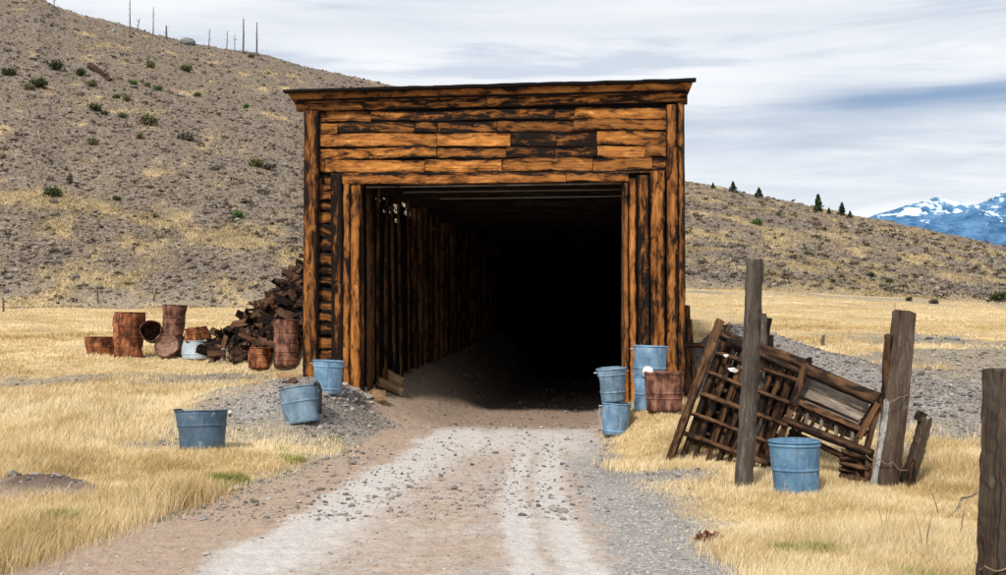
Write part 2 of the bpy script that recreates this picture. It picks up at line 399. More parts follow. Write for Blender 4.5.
# ---------------------------------------------------------------- terrain sheet
TRAILS = []
for line in ([(185,93),(230,108),(300,124)], [(0,196),(60,203),(120,215),(200,232),(300,252)], [(690,232),(760,246),(840,268),(900,288)]):
    q_ = [G(u_,v_,60) for u_,v_ in line]
    TRAILS += [((a_.x,a_.y),(b_.x,b_.y)) for a_,b_ in zip(q_[:-1],q_[1:])]
def masks(x, y):
    sl, dl = to_local(x, y)
    n1 = fbm(x*.45,y*.45,61); n2 = fbm(x*1.6,y*1.6,63)
    yy = np.maximum(y, 1)
    jit = (n2-.5)*1.1+(fbm(x*4,y*4,67)-.5)*.5
    le = np.interp(y, [0,8.6,10.5,12.3,17.1,19.9,22], [-4.2,-3.85,-3.4,-3.0,-2.2,-2.0,-2.3])
    re = np.interp(y, [0,8.6,12.3,15,17.1,19.9,22], [1.95,1.85,1.75,1.35,1.5,1.8,2.2])
    lp = np.interp(y, [0,8.6,10.5,12.3,17.1,19.9], [-2.7,-2.5,-2.2,-2.0,-1.5,-1.2])
    road = ss(le-.25, le+.25, x+jit*.4)*(1-ss(re-.3, re+.3, x+jit*.5))
    inside = (dl > -.3)&(dl < 22)&(np.abs(sl) < 3.4)
    road_out = road*(1-ss(20.0,21.0,y))
    palez = ss(lp-.3, lp+.25, x+jit*.5)*road_out
    # wheel tracks: left and right, plus coarse strip between and at the right
    tl = np.interp(y, [0,8.6,10,12.3,15,17,20], [-2.3,-2.12,-1.92,-1.68,-1.25,-.98,-.5]); tr = np.interp(y,[0,8.6,10,12.3,15,17,20],[.5,.42,.34,.30,.38,.52,.9])
    track = np.maximum(np.exp(-((x-tl-jit*.12)/.46)**2), np.maximum(np.exp(-((x-tr+.2-jit*.1)/.12)**2), np.exp(-((x-tr-.2-jit*.1)/.15)**2)))
    track = np.maximum(track, .75*ss(15,19,y)*palez)
    rt_ = ss(.75,1.35,x+jit*.4)
    palez = palez*(1-.9*ss(18.6,20.3,y+jit*.8))
    pale_m = np.clip(palez*(.30+.08*(1-rt_)*(.5+n2)+.55*track), 0, 1)
    midb = np.exp(-((x+.75)/.35)**2-((y-11.5)/2.5)**2)*.8+np.exp(-((x-.1)/.5)**2-((y-16.5)/1.2)**2)*.3
    fine = palez*(1-.8*track)*(1-midb)*(.45+.55*rt_)
    fine = np.maximum(fine, ss(.8,1.3,x)*(1-ss(2.0,2.7,x+jit))*(1-ss(13.5,16,y))*1.0)
    brown = np.clip(road_out*1.1+midb, 0, 1); brown = np.where(inside, np.where(np.abs(sl+.2)<2.4, 1, .55), brown)
    # grass
    u = CX+F*x/yy
    g = .44+.95*(n1-.35)+.55*(fbm(x*.16,y*.35,65)-.5)-.28*ss(600,900,u)*ss(17,24,y)*(1-ss(34,46,y))
    # meadow bands
    g = g+ .25*ss(24,40,y)*(1-ss(70,76,y))
    zb_ = np.interp(u, ZB_U, ZB_V)
    hill = ss(-3, 5, y-zb_)
    hx = fbm(x*.045+y*.04, y*.09-x*.02, 71); hx2 = fbm(x*.5, y*.3, 73)
    tr_ = 0
    for (ax_,ay_),(bx_,by_) in TRAILS:
        q_ = np.clip(((x-ax_)*(bx_-ax_)+(y-ay_)*(by_-ay_))/((bx_-ax_)**2+(by_-ay_)**2),0,1)
        tr_ = np.maximum(tr_, np.exp(-(np.hypot(x-ax_-q_*(bx_-ax_), y-ay_-q_*(by_-ay_))/(1.0+.8*n1))**2))
    gh = .185+tr_*.36*ss(.2,.5,n2)+ (hx-.5)*.55 + (hx2-.5)*1.25 + .12*ss(600,1000,u)
    g = g*(1-hill)+gh*hill
    g = g+ga(x,y,3.4,10.8,1.7,2.0,.45)
    # gravelly parts
    gm = (ga(x,y,-4.4,20.3,1.3,.55,.85)+ga(x,y,-4.0,18.9,.9,.45,.85)+ga(x,y,-3.1,20.4,.7,1.6,1))*(1.0+1.1*(n2-.4))+ga(x,y,-2.75,19.2,.55,.9,.8)
    ax, ay, bx, by = 4.6, 27.0, 7.2, 19.0
    tt = np.clip(((x-ax)*(bx-ax)+(y-ay)*(by-ay))/((bx-ax)**2+(by-ay)**2), 0, 1)
    gm = gm + 1.1*np.exp(-(np.hypot(x-ax-tt*(bx-ax), y-ay-tt*(by-ay))/1.9)**2)
    gm = gm + (.55*np.exp(-((x-6.9)/1.6)**2-((y-17.0)/3.5)**2) + .5*np.exp(-((x-9)/2.5)**2-((y-24)/4)**2))*np.clip((n2-.3)*3,0,1.6)
    gm = gm + ga(x,y,-4.75,12.0,.5,.35,1.1)+ga(x,y,-3.5,13.6,.5,.25,.7)+ga(x,y,2.0,14.2,.5,.35,.8)
    g = g - gm*.95 - road*1.0
    g = np.where(inside, 0, g)
    bump_r = ga(x,y,2.45,17.2,.7,1.7,.9)*(x > 1.25)*(dl < -.2)
    g = g+bump_r
    edge = np.exp(-((x-(le-.55))/.5)**2)*(y<20)+np.exp(-((x-(re+1.0))/.6)**2)*(y<12)*.6
    gre = np.clip(edge*.9*(n1*1.2), 0, 1) + ga(x,y,2.2,9.2,.22,.25,.8)+ga(x,y,2.0,10.7,.2,.15,.8)+ga(x,y,-2.6,18.6,.15,.2,.5)+ga(x,y,-5.6,15.5,1.2,.8,.35)+.35*ss(.55,.7,fbm(x*.3,y*.3,81))*(1-hill)*(y>12)
    gre = .8*gre*(1-road)*(g > .25)*(1-hill)*ss(.35,.6,n2)*ss(.5,.7,fbm(x*3.5,y*3.5,77))
    g_dirt = ga(x,y,-4.85,11.8,.75,.45,1.4)
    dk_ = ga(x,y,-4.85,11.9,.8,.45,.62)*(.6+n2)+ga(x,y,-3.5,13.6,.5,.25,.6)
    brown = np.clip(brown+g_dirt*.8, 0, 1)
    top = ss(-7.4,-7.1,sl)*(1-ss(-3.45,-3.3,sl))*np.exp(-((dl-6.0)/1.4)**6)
    soil = np.clip(1-gm*1.3,0,1)*(1-hill)*(1-road)
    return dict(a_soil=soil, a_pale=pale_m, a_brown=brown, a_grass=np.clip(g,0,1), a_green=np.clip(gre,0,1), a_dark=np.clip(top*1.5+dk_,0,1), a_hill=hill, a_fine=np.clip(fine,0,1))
ny, nx = 760, 900
ys = np.concatenate([np.linspace(-8, 4, 30)[:-1], np.exp(np.linspace(math.log(4), math.log(260), ny)), [300, 380, 500, 800, 1500, 4000, 9000]])
t_ = np.linspace(-1, 1, nx); t_ = np.sign(t_)*(np.abs(t_)*.62+.38*np.abs(t_)**3)*1.0
X = t_[None,:]*(np.abs(ys[:,None])+3)*1.0; Y = np.repeat(ys[:,None], nx, 1)
Zt = zg(X, Y)
Zt = np.where(Y > 290, np.minimum(Zt, 3.0), Zt)
Vt = np.stack([X,Y,Zt],-1).reshape(-1,3)
idx = np.arange(len(ys)*nx).reshape(len(ys), nx)
q = np.stack([idx[:-1,:-1],idx[:-1,1:],idx[1:,1:],idx[1:,:-1]],-1).reshape(-1,4)
gr = raw('ground', Vt, q.ravel(), np.arange(len(q))*4, M['ground'], None, masks(X.ravel(), Y.ravel()), True)
tag(gr, kind='structure')

# ---------------------------------------------------------------- batches (stuff)
def rand_tufts(n, accept, y0, y1, umin=-60, umax=1066, power=1.0):
    """random places, evenly spread over what one sees, accepted by a ground mask"""
    ou = []
    tot = 0
    while tot < n:
        m = n*2
        y = 1/(rng.uniform((1/y1)**power, (1/y0)**power, m))**(1/power)
        u = rng.uniform(umin, umax, m); x = (u-CX)/F*y
        a = accept(x, y); k = rng.random(m) < a
        ou.append(np.stack([x[k],y[k]],-1)); tot += k.sum()
    return np.concatenate(ou)[:n]
def blades(name, P, nb, hgt, spread, wfac, mat, label, cat='dry grass', lean=.75, group=None, hfun=None):
    n = len(P); X = np.repeat(P, nb, 0); m = len(X)
    dist = X[:,1]
    sp = spread*(1+dist/60)
    X = X + rng.normal(0, 1, (m,2))*sp[:,None]
    z = zg(X[:,0], X[:,1])-.01
    th = np.repeat(rng.uniform(.6,1.25,n), nb)
    h = hgt*rng.uniform(.45,1.15,m)*th
    if hfun is not None: h = h*hfun(X[:,0], X[:,1])
    an = rng.uniform(0, 2*math.pi, m); ln = rng.uniform(.05,lean,m)*h
    dx = np.cos(an)*ln+.12*h; dy = np.sin(an)*ln
    w = np.maximum(.0035, wfac*.00087*dist)*rng.uniform(.6,1.3,m)*.5
    fa = rng.uniform(-.9,.9,m); wx = np.cos(fa)*w; wy = np.sin(fa)*w
    V = np.empty((m,5,3))
    V[:,0] = np.stack([X[:,0]-wx, X[:,1]-wy, z],-1); V[:,1] = np.stack([X[:,0]+wx, X[:,1]+wy, z],-1)
    V[:,2] = np.stack([X[:,0]+wx*.8+dx*.35, X[:,1]+wy*.8+dy*.35, z+h*.6],-1)
    V[:,3] = np.stack([X[:,0]-wx*.8+dx*.35, X[:,1]-wy*.8+dy*.35, z+h*.6],-1)
    V[:,4] = np.stack([X[:,0]+dx, X[:,1]+dy, z+h],-1)
    b = np.arange(m)[:,None]*5
    loops = (b+np.array([0,1,2,3,3,2,4])[None,:]).ravel()
    starts = (np.arange(m)[:,None]*7+np.array([0,4])[None,:]).ravel()
    col = np.clip(np.repeat(rng.normal(.5,.2,n), nb)+rng.normal(0,.16,m)+ (fbm(X[:,0]*.35,X[:,1]*.35,91)-.5)*1.3+(fbm(X[:,0]*1.7,X[:,1]*1.7,93)-.5)*.9, 0, 1)
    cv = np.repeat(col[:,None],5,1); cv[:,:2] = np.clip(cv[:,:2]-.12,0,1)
    o = raw(name, V.reshape(-1,3), loops, starts, mat, None, dict(rnd=cv.ravel()), True)
    tag(o, label, cat, group, 'stuff'); return o
def g_near(x, y):
    k = masks(x, y); return np.clip((k['a_grass']-.26)*1.5, 0, 1)**1.3*(1-k['a_dark'])*(1-k['a_hill'])*(1-.65*ss(.4,.8,k['a_green']))*(1-.985*ss(.25,.6,k['a_brown']))
def hf(x, y):
    r = ga(x,y,-4.5,13,2.5,4,.25)-ga(x,y,-4.6,16.8,.7,.8,.45)-ga(x,y,3.2,12.8,.7,.5,.5)-ga(x,y,3.0,15.0,1.3,.8,.6)-ga(x,y,1.9,18.4,.6,1.2,.35)-ga(x,y,-8.5,25,3,2,.5)
    return (.22+1.5*np.clip((fbm(x*.6,y*.6,33)-.2)*1.25,0,1)**1.5)*(1+r)*np.where(x>1.2, .8, 1.0)*(1-.35*ss(25,50,y))
blades('dry_grass', rand_tufts(36000, g_near, 5.5, 24, -230, 1230), 24, .23, .12, .40, M['grass'], 'tall golden dry grass in the foreground on both sides of the road', hfun=hf)
blades('dry_grass', rand_tufts(31000, g_near, 22, 90, -230, 1230, .8), 10, .16, .13, .55, M['grass'], 'golden dry grass of the flat meadow below the hill', hfun=hf)
def g_green(x, y):
    k = masks(x, y); return np.clip((k['a_green']-.25)*1.6, 0, 1)*(1-ss(.3,.6,k['a_brown']))*(1-ss(.3,.6,k['a_fine']))
blades('green_grass', rand_tufts(3000, g_green, 5.5, 26), 16, .11, .045, .8, M['grass_green'], 'short green grass growing along the edges of the road', 'green grass')
def g_hill(x, y):
    k = masks(x, y); return k['a_hill']*np.clip((k['a_grass']-.3)*1.8, .03, 1)
blades('slope_grass', rand_tufts(22000, g_hill, 72, 205, power=.5), 6, .20, .25, .75, M['tuft'], 'dry tan bunchgrass scattered over the scree slope', 'dry grass')

def ico():
    p = (1+5**.5)/2
    v = np.array([(-1,p,0),(1,p,0),(-1,-p,0),(1,-p,0),(0,-1,p),(0,1,p),(0,-1,-p),(0,1,-p),(p,0,-1),(p,0,1),(-p,0,-1),(-p,0,1)])/math.hypot(1,p)
    f = np.array([(0,11,5),(0,5,1),(0,1,7),(0,7,10),(0,10,11),(1,5,9),(5,11,4),(11,10,2),(10,7,6),(7,1,8),(3,9,4),(3,4,2),(3,2,6),(3,6,8),(3,8,9),(4,9,5),(2,4,11),(6,2,10),(8,6,7),(9,8,1)])
    return v, f
def rocks(name, P, size, mat, label, cat='stones', flat=.6, sink=.25, bias=0.0):
    n = len(P); v, f = ico()
    V = v[None]*(1+rng.normal(0,.16,(n,12,1)))
    s = size(n, P) if callable(size) else size*rng.lognormal(0,.45,n)
    sc = np.stack([s*rng.uniform(.7,1.3,n), s*rng.uniform(.7,1.3,n), s*flat*rng.uniform(.6,1.3,n)],-1)*.5
    V = V*sc[:,None,:]
    a = rng.uniform(0,2*math.pi,n); c, sn = np.cos(a)[:,None], np.sin(a)[:,None]
    V = np.stack([V[...,0]*c-V[...,1]*sn, V[...,0]*sn+V[...,1]*c, V[...,2]+V[...,0]*rng.uniform(-.3,.3,n)[:,None]],-1)
    z = zg(P[:,0],P[:,1])+sc[:,2]*(1-sink*2)
    V += np.stack([P[:,0],P[:,1],z],-1)[:,None,:]
    loops = (f.ravel()[None,:]+np.arange(n)[:,None]*12).ravel(); starts = np.arange(n*20)*3
    rnd = np.repeat(np.clip(rng.normal(.45+bias,.24,n),0,1),12)
    return tag(raw(name, V.reshape(-1,3), loops, starts, mat, None, dict(rnd=rnd)), label, cat, None, 'stuff')
rocks('road_gravel', rand_tufts(26000, lambda x,y: np.clip(.9*masks(x,y)['a_fine']**1.7+.10*masks(x,y)['a_brown']+.02,0,1)*(1-.92*ss(.2,.7,masks(x,y)['a_pale'])), 5.5, 24), lambda n,P: rng.lognormal(math.log(.0135),.5,n)*(.7+P[:,1]*.018), M['gravelm'], 'loose grey gravel strewn over the dirt road and its verge', 'gravel')
rocks('mound_gravel', rand_tufts(24000, lambda x,y: np.clip((.42-masks(x,y)['a_grass'])*2.5,0,1)*(1-np.clip(masks(x,y)['a_brown']*.9,0,1))*(1-masks(x,y)['a_fine'])*(1-masks(x,y)['a_dark'])*(1-masks(x,y)['a_hill']), 11, 45), lambda n,P: rng.lognormal(math.log(.026),.55,n)*(.6+P[:,1]*.02), M['stone'], 'grey gravel and stones on the mounds beside the portal', 'gravel')
M['screem'] = foliage('scree_stones', (.05,.038,.03), (.17,.142,.118), (.34,.30,.26))
rocks('scree', rand_tufts(64000, lambda x,y: masks(x,y)['a_hill']*np.clip(1-1.3*masks(x,y)['a_grass'],.08,1), 74, 205, power=.5), lambda n,P: rng.lognormal(math.log(.14),.55,n), M['screem'], 'loose grey scree stones covering the hillside', 'stones')
pts = []
for _ in range(150):
    u = random.gauss(353, 12); v = random.gauss(395, 5)
    p = G(u, v); pts.append((p.x, p.y))
rocks('rubble_stones', np.array(pts), .09, M['stone'], 'small pale stones at the foot of the left portal post', 'stones', bias=.3)

def leaves(cx, cy, cz, rx, ry, rz, n, size, cone=False, seed=0):
    r = np.random.default_rng(seed)
    d = r.normal(0,1,(n,3)); d /= np.linalg.norm(d,axis=1)[:,None]
    lob = 1+.28*np.sin(d[:,0]*5+seed)*np.cos(d[:,1]*4+seed*2)+.2*np.sin(d[:,2]*7+seed*3)
    rad = r.random(n)**.45*lob
    if cone:
        h = r.random(n)**.8; ang = r.uniform(0,2*math.pi,n); tier = .72+.28*np.abs(np.sin(h*26))
        rr = (1-h)**.9*tier*r.random(n)**.4*(1+.25*np.sin(ang*3+seed))
        P = np.stack([np.cos(ang)*rr*rx, np.sin(ang)*rr*ry, (h*2-1)*rz],-1)
    else:
        P = d*rad[:,None]*np.array([rx,ry,rz]); P[:,2] = np.where(P[:,2] < -rz*.75, -rz*.75, P[:,2])
    P = P+np.array([cx,cy,cz])
    a = r.normal(0,1,(n,3)); a/=np.linalg.norm(a,axis=1)[:,None]; b = np.cross(a, r.normal(0,1,(n,3))); b/=np.linalg.norm(b,axis=1)[:,None]
    s = size*r.uniform(.5,1.4,n)[:,None]
    V = np.stack([P-a*s*.5, P+b*s*.28, P+a*s*.6, P-b*s*.28],1)
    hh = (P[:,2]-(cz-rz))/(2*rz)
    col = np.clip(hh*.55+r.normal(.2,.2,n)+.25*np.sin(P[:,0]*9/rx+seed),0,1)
    return V.reshape(-1,3), np.repeat(col,4)
def leafobj(name, blobs, mat, parent=None):
    V = np.concatenate([b[0] for b in blobs]); c = np.concatenate([b[1] for b in blobs]); n = len(V)//4
    return raw(name, V, np.arange(n*4), np.arange(n)*4, mat, parent, dict(rnd=c))
# sagebrush over the right slope: too many to count
P = rand_tufts(620, lambda x,y: masks(x,y)['a_hill']*ss(600,760,CX+F*x/y)*np.clip(fbm(x*.08,y*.08,55)*2-.5,.05,1), 88, 185, 640, 1100, .5)
bl = []
for i,(x,y) in enumerate(P):
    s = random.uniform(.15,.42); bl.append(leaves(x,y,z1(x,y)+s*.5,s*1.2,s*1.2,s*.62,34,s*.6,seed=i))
tag(leafobj('sagebrush', bl, M['sage']), 'dark low sagebrush dotted over the right slope', 'sagebrush', None, 'stuff')
P = rand_tufts(1000, lambda x,y: masks(x,y)['a_hill']*(1-ss(520,700,CX+F*x/y))*np.clip(fbm(x*.06,y*.06,57)*2-.6,.05,1), 76, 200, -60, 620, .5)
bl = []
for i,(x,y) in enumerate(P):
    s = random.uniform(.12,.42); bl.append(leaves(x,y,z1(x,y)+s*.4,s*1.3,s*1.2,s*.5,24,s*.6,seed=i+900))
tag(leafobj('low_brush', bl, M['sage']), 'low dark brush and stubble dotted over the left slope', 'brush', None, 'stuff')

# ---------------------------------------------------------------- counted shrubs of the hill
def shrub(u, v, w, mat, label, n=420, tall=.62, name='shrub', cat='shrub'):
    p = G(u, v); r = w/F*p.y*.5
    bl = []
    for k in range(4):
        a = random.uniform(0,6.28); o = r*.42
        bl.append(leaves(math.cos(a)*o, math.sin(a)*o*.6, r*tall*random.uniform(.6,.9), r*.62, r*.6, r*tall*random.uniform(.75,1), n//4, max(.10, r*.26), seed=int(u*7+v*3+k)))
    e = empty(name, p); tag(e, label, cat)
    leafobj('foliage', bl, mat, e)
    mb = MB()
    for k in range(5):
        a = random.uniform(0,6.28); mb.tube([(0,0,-.1),(math.cos(a)*r*.3,math.sin(a)*r*.3,r*tall*.9)], [r*.06,r*.02], 5)
    mb.build('stem', M['bark'], e); return e
for a in [
 (10,76,17,'shrub','green shrub at the far left edge of the upper slope'),
 (37,88,21,'shrub','broad dark green shrub just below the one at the left edge of the slope'),
 (58,71,19,'shrub','round dark green shrub directly left of the red-brown fallen log'),
 (80,76,14,'shrub','green shrub touching the left end of the red-brown fallen log'),
 (91,87,13,'olive','pale green shrub under the red-brown fallen log'),
 (29,90,12,'olive','small grey-green shrub below the two dark shrubs at the left edge'),
 (95,111,15,'shrub','dark green shrub midway between fallen log and grey dead brush, upper slope'),
 (105,115,9,'shrub','small green clump at the right foot of a larger dark shrub'),
 (134,85,10,'shrub_bright','small round green shrub, left one of the pair right of the log'),
 (147,87,9,'olive','flat olive tuft between two small round green shrubs'),
 (159,91,11,'shrub_bright','small bright green shrub, right one of the pair right of the log'),
 (116,99,9,'shrub','tiny dark green shrub below the pair of small round shrubs'),
 (128,101,11,'olive','greyish olive shrub beside a tiny dark green one'),
 (150,126,21,'olive','large olive green shrub in the middle of the left slope'),
 (140,139,11,'olive','grey-green tuft just below the large olive shrub'),
 (93,145,14,'olive','olive shrub on bare scree, low left of the large olive shrub'),
 (123,118,12,'olive','faint grey-green tuft left of the large olive shrub'),
 (186,72,16,'olive','yellow-olive shrub high on the slope under the grey boulder'),
 (149,68,14,'olive','flat olive shrub high on the slope, left of the yellow-olive one'),
 (197,97,10,'olive','low yellowish shrub on the grassy streak of the upper slope'),
 (247,108,9,'shrub_bright','small bright green shrub just above the pale trail'),
 (251,58,9,'olive','small olive shrub near the skyline below the burnt poles'),
 (257,167,18,'olive','wide green shrub nearest to the left side of the wooden portal, upper one'),
 (52,197,21,'shrub','flat wide dark green shrub low on the left slope'),
 (117,201,10,'shrub','small dark green shrub in the middle of the lower slope'),
 (156,218,9,'olive','pale tuft on the yellow grass patch of the lower slope'),
 (238,218,16,'shrub_bright','bright green round shrub left of the portal on the lower slope'),
 (759,226,14,'shrub_bright','round bright green bush alone under the skyline right of the portal'),
 (997,302,21,'shrub','large green bush at the right edge where slope meets meadow'),
 (890,284,11,'shrub','small dark green shrub low on the right slope'),
 (871,277,10,'shrub','small dark shrub slightly uphill and left of another on the right slope'),
 (934,304,10,'sage','grey-brown shrub at the foot of the right slope'),
 (908,301,8,'sage','tiny brown shrub at the foot of the right slope left of a bigger one'),
 (842,278,9,'olive','olive tuft on the lower right slope above the meadow'),
]:
    shrub(a[0],a[1],a[2],M[a[3]],a[4])
shrub(186,140,20,M['brush'],'grey dead brush heap beside a fallen branch on the slope',tall=.5,name='dead_brush',cat='brush')
shrub(268,170,12,M['sage'],'dark low bush touching the wide green shrub near the portal',name='dead_brush',cat='brush')
shrub(69,184,8,M['sage'],'dark upright burnt stump with brush on the left slope',tall=1.6,name='burnt_stump',cat='stump')
def conifer(u, v, h, label, wr=.30):
    p = G(u, v+1); H = h/F*p.y*1.0
    e = empty('conifer', p); tag(e, label, 'conifer')
    leafobj('crown', [leaves(0,0,H*.54,H*wr,H*wr,H*.48,520,H*.16,cone=True,seed=int(u))], M['conifer'], e)
    mb = MB(); mb.tube([(0,0,-.4),(0,0,H*.9)], [H*.035,H*.008], 6); mb.build('trunk', M['bark'], e)
for a in [(713,188,6,'tiny conifer on the skyline nearest the right side of the portal',.5),(733,192,11,'small conifer on the skyline, second from the portal',.5),
          (759,197,10,'rounded juniper tree on the skyline above the bright green bush',.6),(818,211,17,'tallest conifer standing on the right skyline',.34),
          (842,215,13,'conifer on the skyline right of the tallest one',.38),(829,213,6,'little bushy conifer between the two tallest on the skyline',.5),(850,217,7,'lowest conifer at the right end of the skyline row',.5)]:
    conifer(*a[:3], a[3], a[4])
# burnt snags
for (u,v0,v1,w,lab) in [(54,0,8,.12,'burnt pole cut by the top edge of the photo, far left on skyline'),(130,2,29,.16,'tall burnt snag, leftmost tall one on the skyline'),(136,21,30,.12,'short leaning snag at the foot of the leftmost tall snag'),
    (153,10,35,.13,'thin burnt snag between the leftmost tall one and the grey boulder'),(166,28,38,.26,'thick short burnt stump left of the grey boulder'),(209,31,46,.11,'short thin snag just right of the grey boulder'),
    (227,33,49,.11,'thin pale snag in the middle of the right skyline cluster'),(235,37,50,.10,'shortest thin snag left of the two tall dark ones'),(243,21,52,.2,'tall dark snag, left one of the tall pair'),(257,25,55,.2,'tall dark snag nearest the portal, right one of the pair')]:
    p = G(u, v1+1.5); H = (v1-v0)/F*p.y+.6
    mb = MB(); ln = H*.28 if u == 136 else random.uniform(-.1,.1)
    mb.board((0,0,-.5),(ln,0,H), w*1.5, w*1.5, seg=8, taper=.4, round_=True, rough=.02)
    for k in range(3):
        hz = H*random.uniform(.4,.85); mb.tube([(ln*hz/H,0,hz),(ln*hz/H+random.choice((-1,1))*.4,0,hz+.25)],[.03,.01],4)
    o = mb.build('burnt_snag', M['snag']); o.location = p; tag(o, lab, 'dead tree')
def rock_thing(u, v, w, hgt, label, mat=M['boulder'], name='boulder'):
    p = G(u, v); r = w/F*p.y*.5; v_, f = ico()
    import bmesh
    bm = bmesh.new(); bmesh.ops.create_icosphere(bm, subdivisions=4, radius=1)
    for q in bm.verts:
        c = q.co; k = 1+.35*(float(fbm(c.x*1.7+5+u,c.y*1.7+c.z*1.3,7))-.5)+.2*(float(fbm(c.x*4+5+u,c.y*4+c.z*5,8))-.5)
        q.co = Vector((c.x*r*k, c.y*r*.8*k, c.z*r*hgt*k+r*hgt*.45))
    me = bpy.data.meshes.new(name); bm.to_mesh(me); bm.free(); me.materials.append(mat)
    o = bpy.data.objects.new(name, me); C.objects.link(o); o.location = p; tag(o, label, 'rock'); return o
rock_thing(187,44.5,17,.5,'grey rounded boulder on the skyline between the burnt snags')
rock_thing(75,230,6,.8,'dark block of stone alone on the lower left slope', M['stone'])
rock_thing(953,340,13,.4,'flat dark rock lying in the right meadow behind the posts')
rock_thing(98,408,16,.35,'dark clod at the edge of the gravel mound behind the tub', M['bark'], 'earth_clod')
# fallen log
a = G(90,69); b = G(111,82); mb = MB()
mb.board(a+Vector((0,0,.25)), b+Vector((0,0,.2)), .75, .75, seg=14, taper=.7, round_=True, rough=.09, ragged=.2)
mb.tube([a*.6+b*.4+Vector((0,0,.4)), a*.62+b*.38+Vector((-.4,0,1.1))],[.1,.03],5)
tag(mb.build('fallen_log', M['rubble'], origin=a), 'red-brown fallen log lying diagonally among green shrubs on the slope', 'log')
a = G(190,140); b = G(204,146); mb = MB()
mb.board(a+Vector((0,0,.2)), b+Vector((0,0,.15)), .35, .35, seg=8, taper=.4, round_=True, rough=.06)
tag(mb.build('fallen_branch', M['snag'], origin=a), 'dark fallen branch trailing right from the grey dead brush', 'branch')

# ---------------------------------------------------------------- far mountains
um = np.linspace(600, 1700, 440); dm = np.linspace(0, 1, 110)
MV_U = [600,700,800,860,875,895,906,920,937,950,962,975,985,1006,1040,1100,1200,1320,1450,1700]
MV_V = [290,268,238,221,214.5,209,205,202,196.5,199,202,205,201,190,182,196,188,205,235,290]
U, D = np.meshgrid(um, dm)
Yc = 7000.0; depth = 2600
Ym = Yc + (D-1)*depth
Xm = (U-CX)/F*Yc
pk = (HY-np.interp(U, MV_U, MV_V))/F*Yc
rid = 1-np.abs(fbm(Xm/420, Ym/420, 11, 5)*2-1)
rid2 = 1-np.abs(fbm(Xm/130, Ym/190, 14, 4)*2-1)
Zm = pk*(D**.85)*(1-(1-D)*D*1.5*(1-rid)) - (rid2<2)*(1-rid2)*90*D*(1-D)*2.2
back = np.linspace(0,1,14)[1:]
Zm = np.maximum(Zm, -20)
Vm = np.stack([Xm,Ym,Zm],-1); 
bk = np.stack([np.repeat(Xm[-1][None],13,0), Yc+back[:,None]*2500+0*Xm[-1][None], Zm[-1][None]*(1-back[:,None])],-1)
Vm = np.concatenate([Vm,bk],0); h_, w_ = Vm.shape[:2]
idx = np.arange(h_*w_).reshape(h_,w_); q = np.stack([idx[:-1,:-1],idx[:-1,1:],idx[1:,1:],idx[1:,:-1]],-1).reshape(-1,4)
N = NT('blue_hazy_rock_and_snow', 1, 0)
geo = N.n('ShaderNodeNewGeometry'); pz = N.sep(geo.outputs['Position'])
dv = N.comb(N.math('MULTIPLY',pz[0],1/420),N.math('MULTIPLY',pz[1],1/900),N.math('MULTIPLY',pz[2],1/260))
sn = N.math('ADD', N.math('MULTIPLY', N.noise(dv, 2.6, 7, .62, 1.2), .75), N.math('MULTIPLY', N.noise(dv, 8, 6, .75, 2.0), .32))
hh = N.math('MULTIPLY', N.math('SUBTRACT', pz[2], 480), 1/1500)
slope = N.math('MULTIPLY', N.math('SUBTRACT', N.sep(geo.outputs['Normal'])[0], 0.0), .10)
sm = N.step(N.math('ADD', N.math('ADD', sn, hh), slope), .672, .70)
rockc = N.ramp(N.noise(dv, 5, 6, .7), [(.38,(.035,.105,.215)),(.62,(.12,.24,.40))])  # distance haze put into the blue rock and snow colours
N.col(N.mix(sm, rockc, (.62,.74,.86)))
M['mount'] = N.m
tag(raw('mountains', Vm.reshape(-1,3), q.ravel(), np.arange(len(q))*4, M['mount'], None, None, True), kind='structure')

# ---------------------------------------------------------------- the wooden portal
shed = empty('timber_portal', S(0,0,0), (0,0,0)); tag(shed, 'charred orange timber portal and shed over the dirt road, front open onto a dark interior', 'shed')
shed_o = shed.location.copy()
NF = Vector((-SA,-CA,0))   # front normal
def sub(mb, name, mat, smooth=False):
    for i,p in enumerate(mb.v): mb.v[i] = (p[0]-shed_o.x,p[1]-shed_o.y,p[2]-shed_o.z)
    return mb.build(name, mat, shed, smooth)
def lp(u, v, d): s, z = loc(u, v, d); return S(s, d, z)
rowsL = [112.3,123.2,134.2,148.4,159.6,174.1]; rowsR = [107,118.8,131.2,145.4,157.8,170.5]
RJ = [[(318,.5),(371,.22),(452,.2),(555,.3),(575,.78)],
      [(318,.95),(338,.25),(415,.2),(438,.3),(497,.62),(574,.72)],
      [(318,.85),(437,.9),(511,.12),(556,.08),(597,.75)],
      [(318,.5),(437,.48),(506,.2),(555,.12),(597,.8),(645,.78)],
      [(318,.9),(325,.78),(425,.72),(502,.6),(593,.66),(652,.2)]]
mb = MB()
def vy(a, u): return a[0]+(a[1]-a[0])*(u-318)/(665-318)
for r in range(5):
    js = RJ[r]+[(666,0)]
    for (u0,tn),(u1,_) in zip(js[:-1], js[1:]):
        c0 = (vy((rowsL[r],rowsR[r]),u0)+vy((rowsL[r+1],rowsR[r+1]),u0))/2; c1 = (vy((rowsL[r],rowsR[r]),u1)+vy((rowsL[r+1],rowsR[r+1]),u1))/2
        hp = (rowsL[r+1]-rowsL[r]+rowsR[r+1]-rowsR[r])/2
        dep = random.uniform(-.018,.018)
        a = lp(u0+.35,c0,dep); b = lp(u1-.35,c1,dep)
        mb.board(a, b, hp/F*20.7-.018, .06, NF, tn, rough=.010, ragged=.01)
sub(mb, 'front_boards', M['front'])
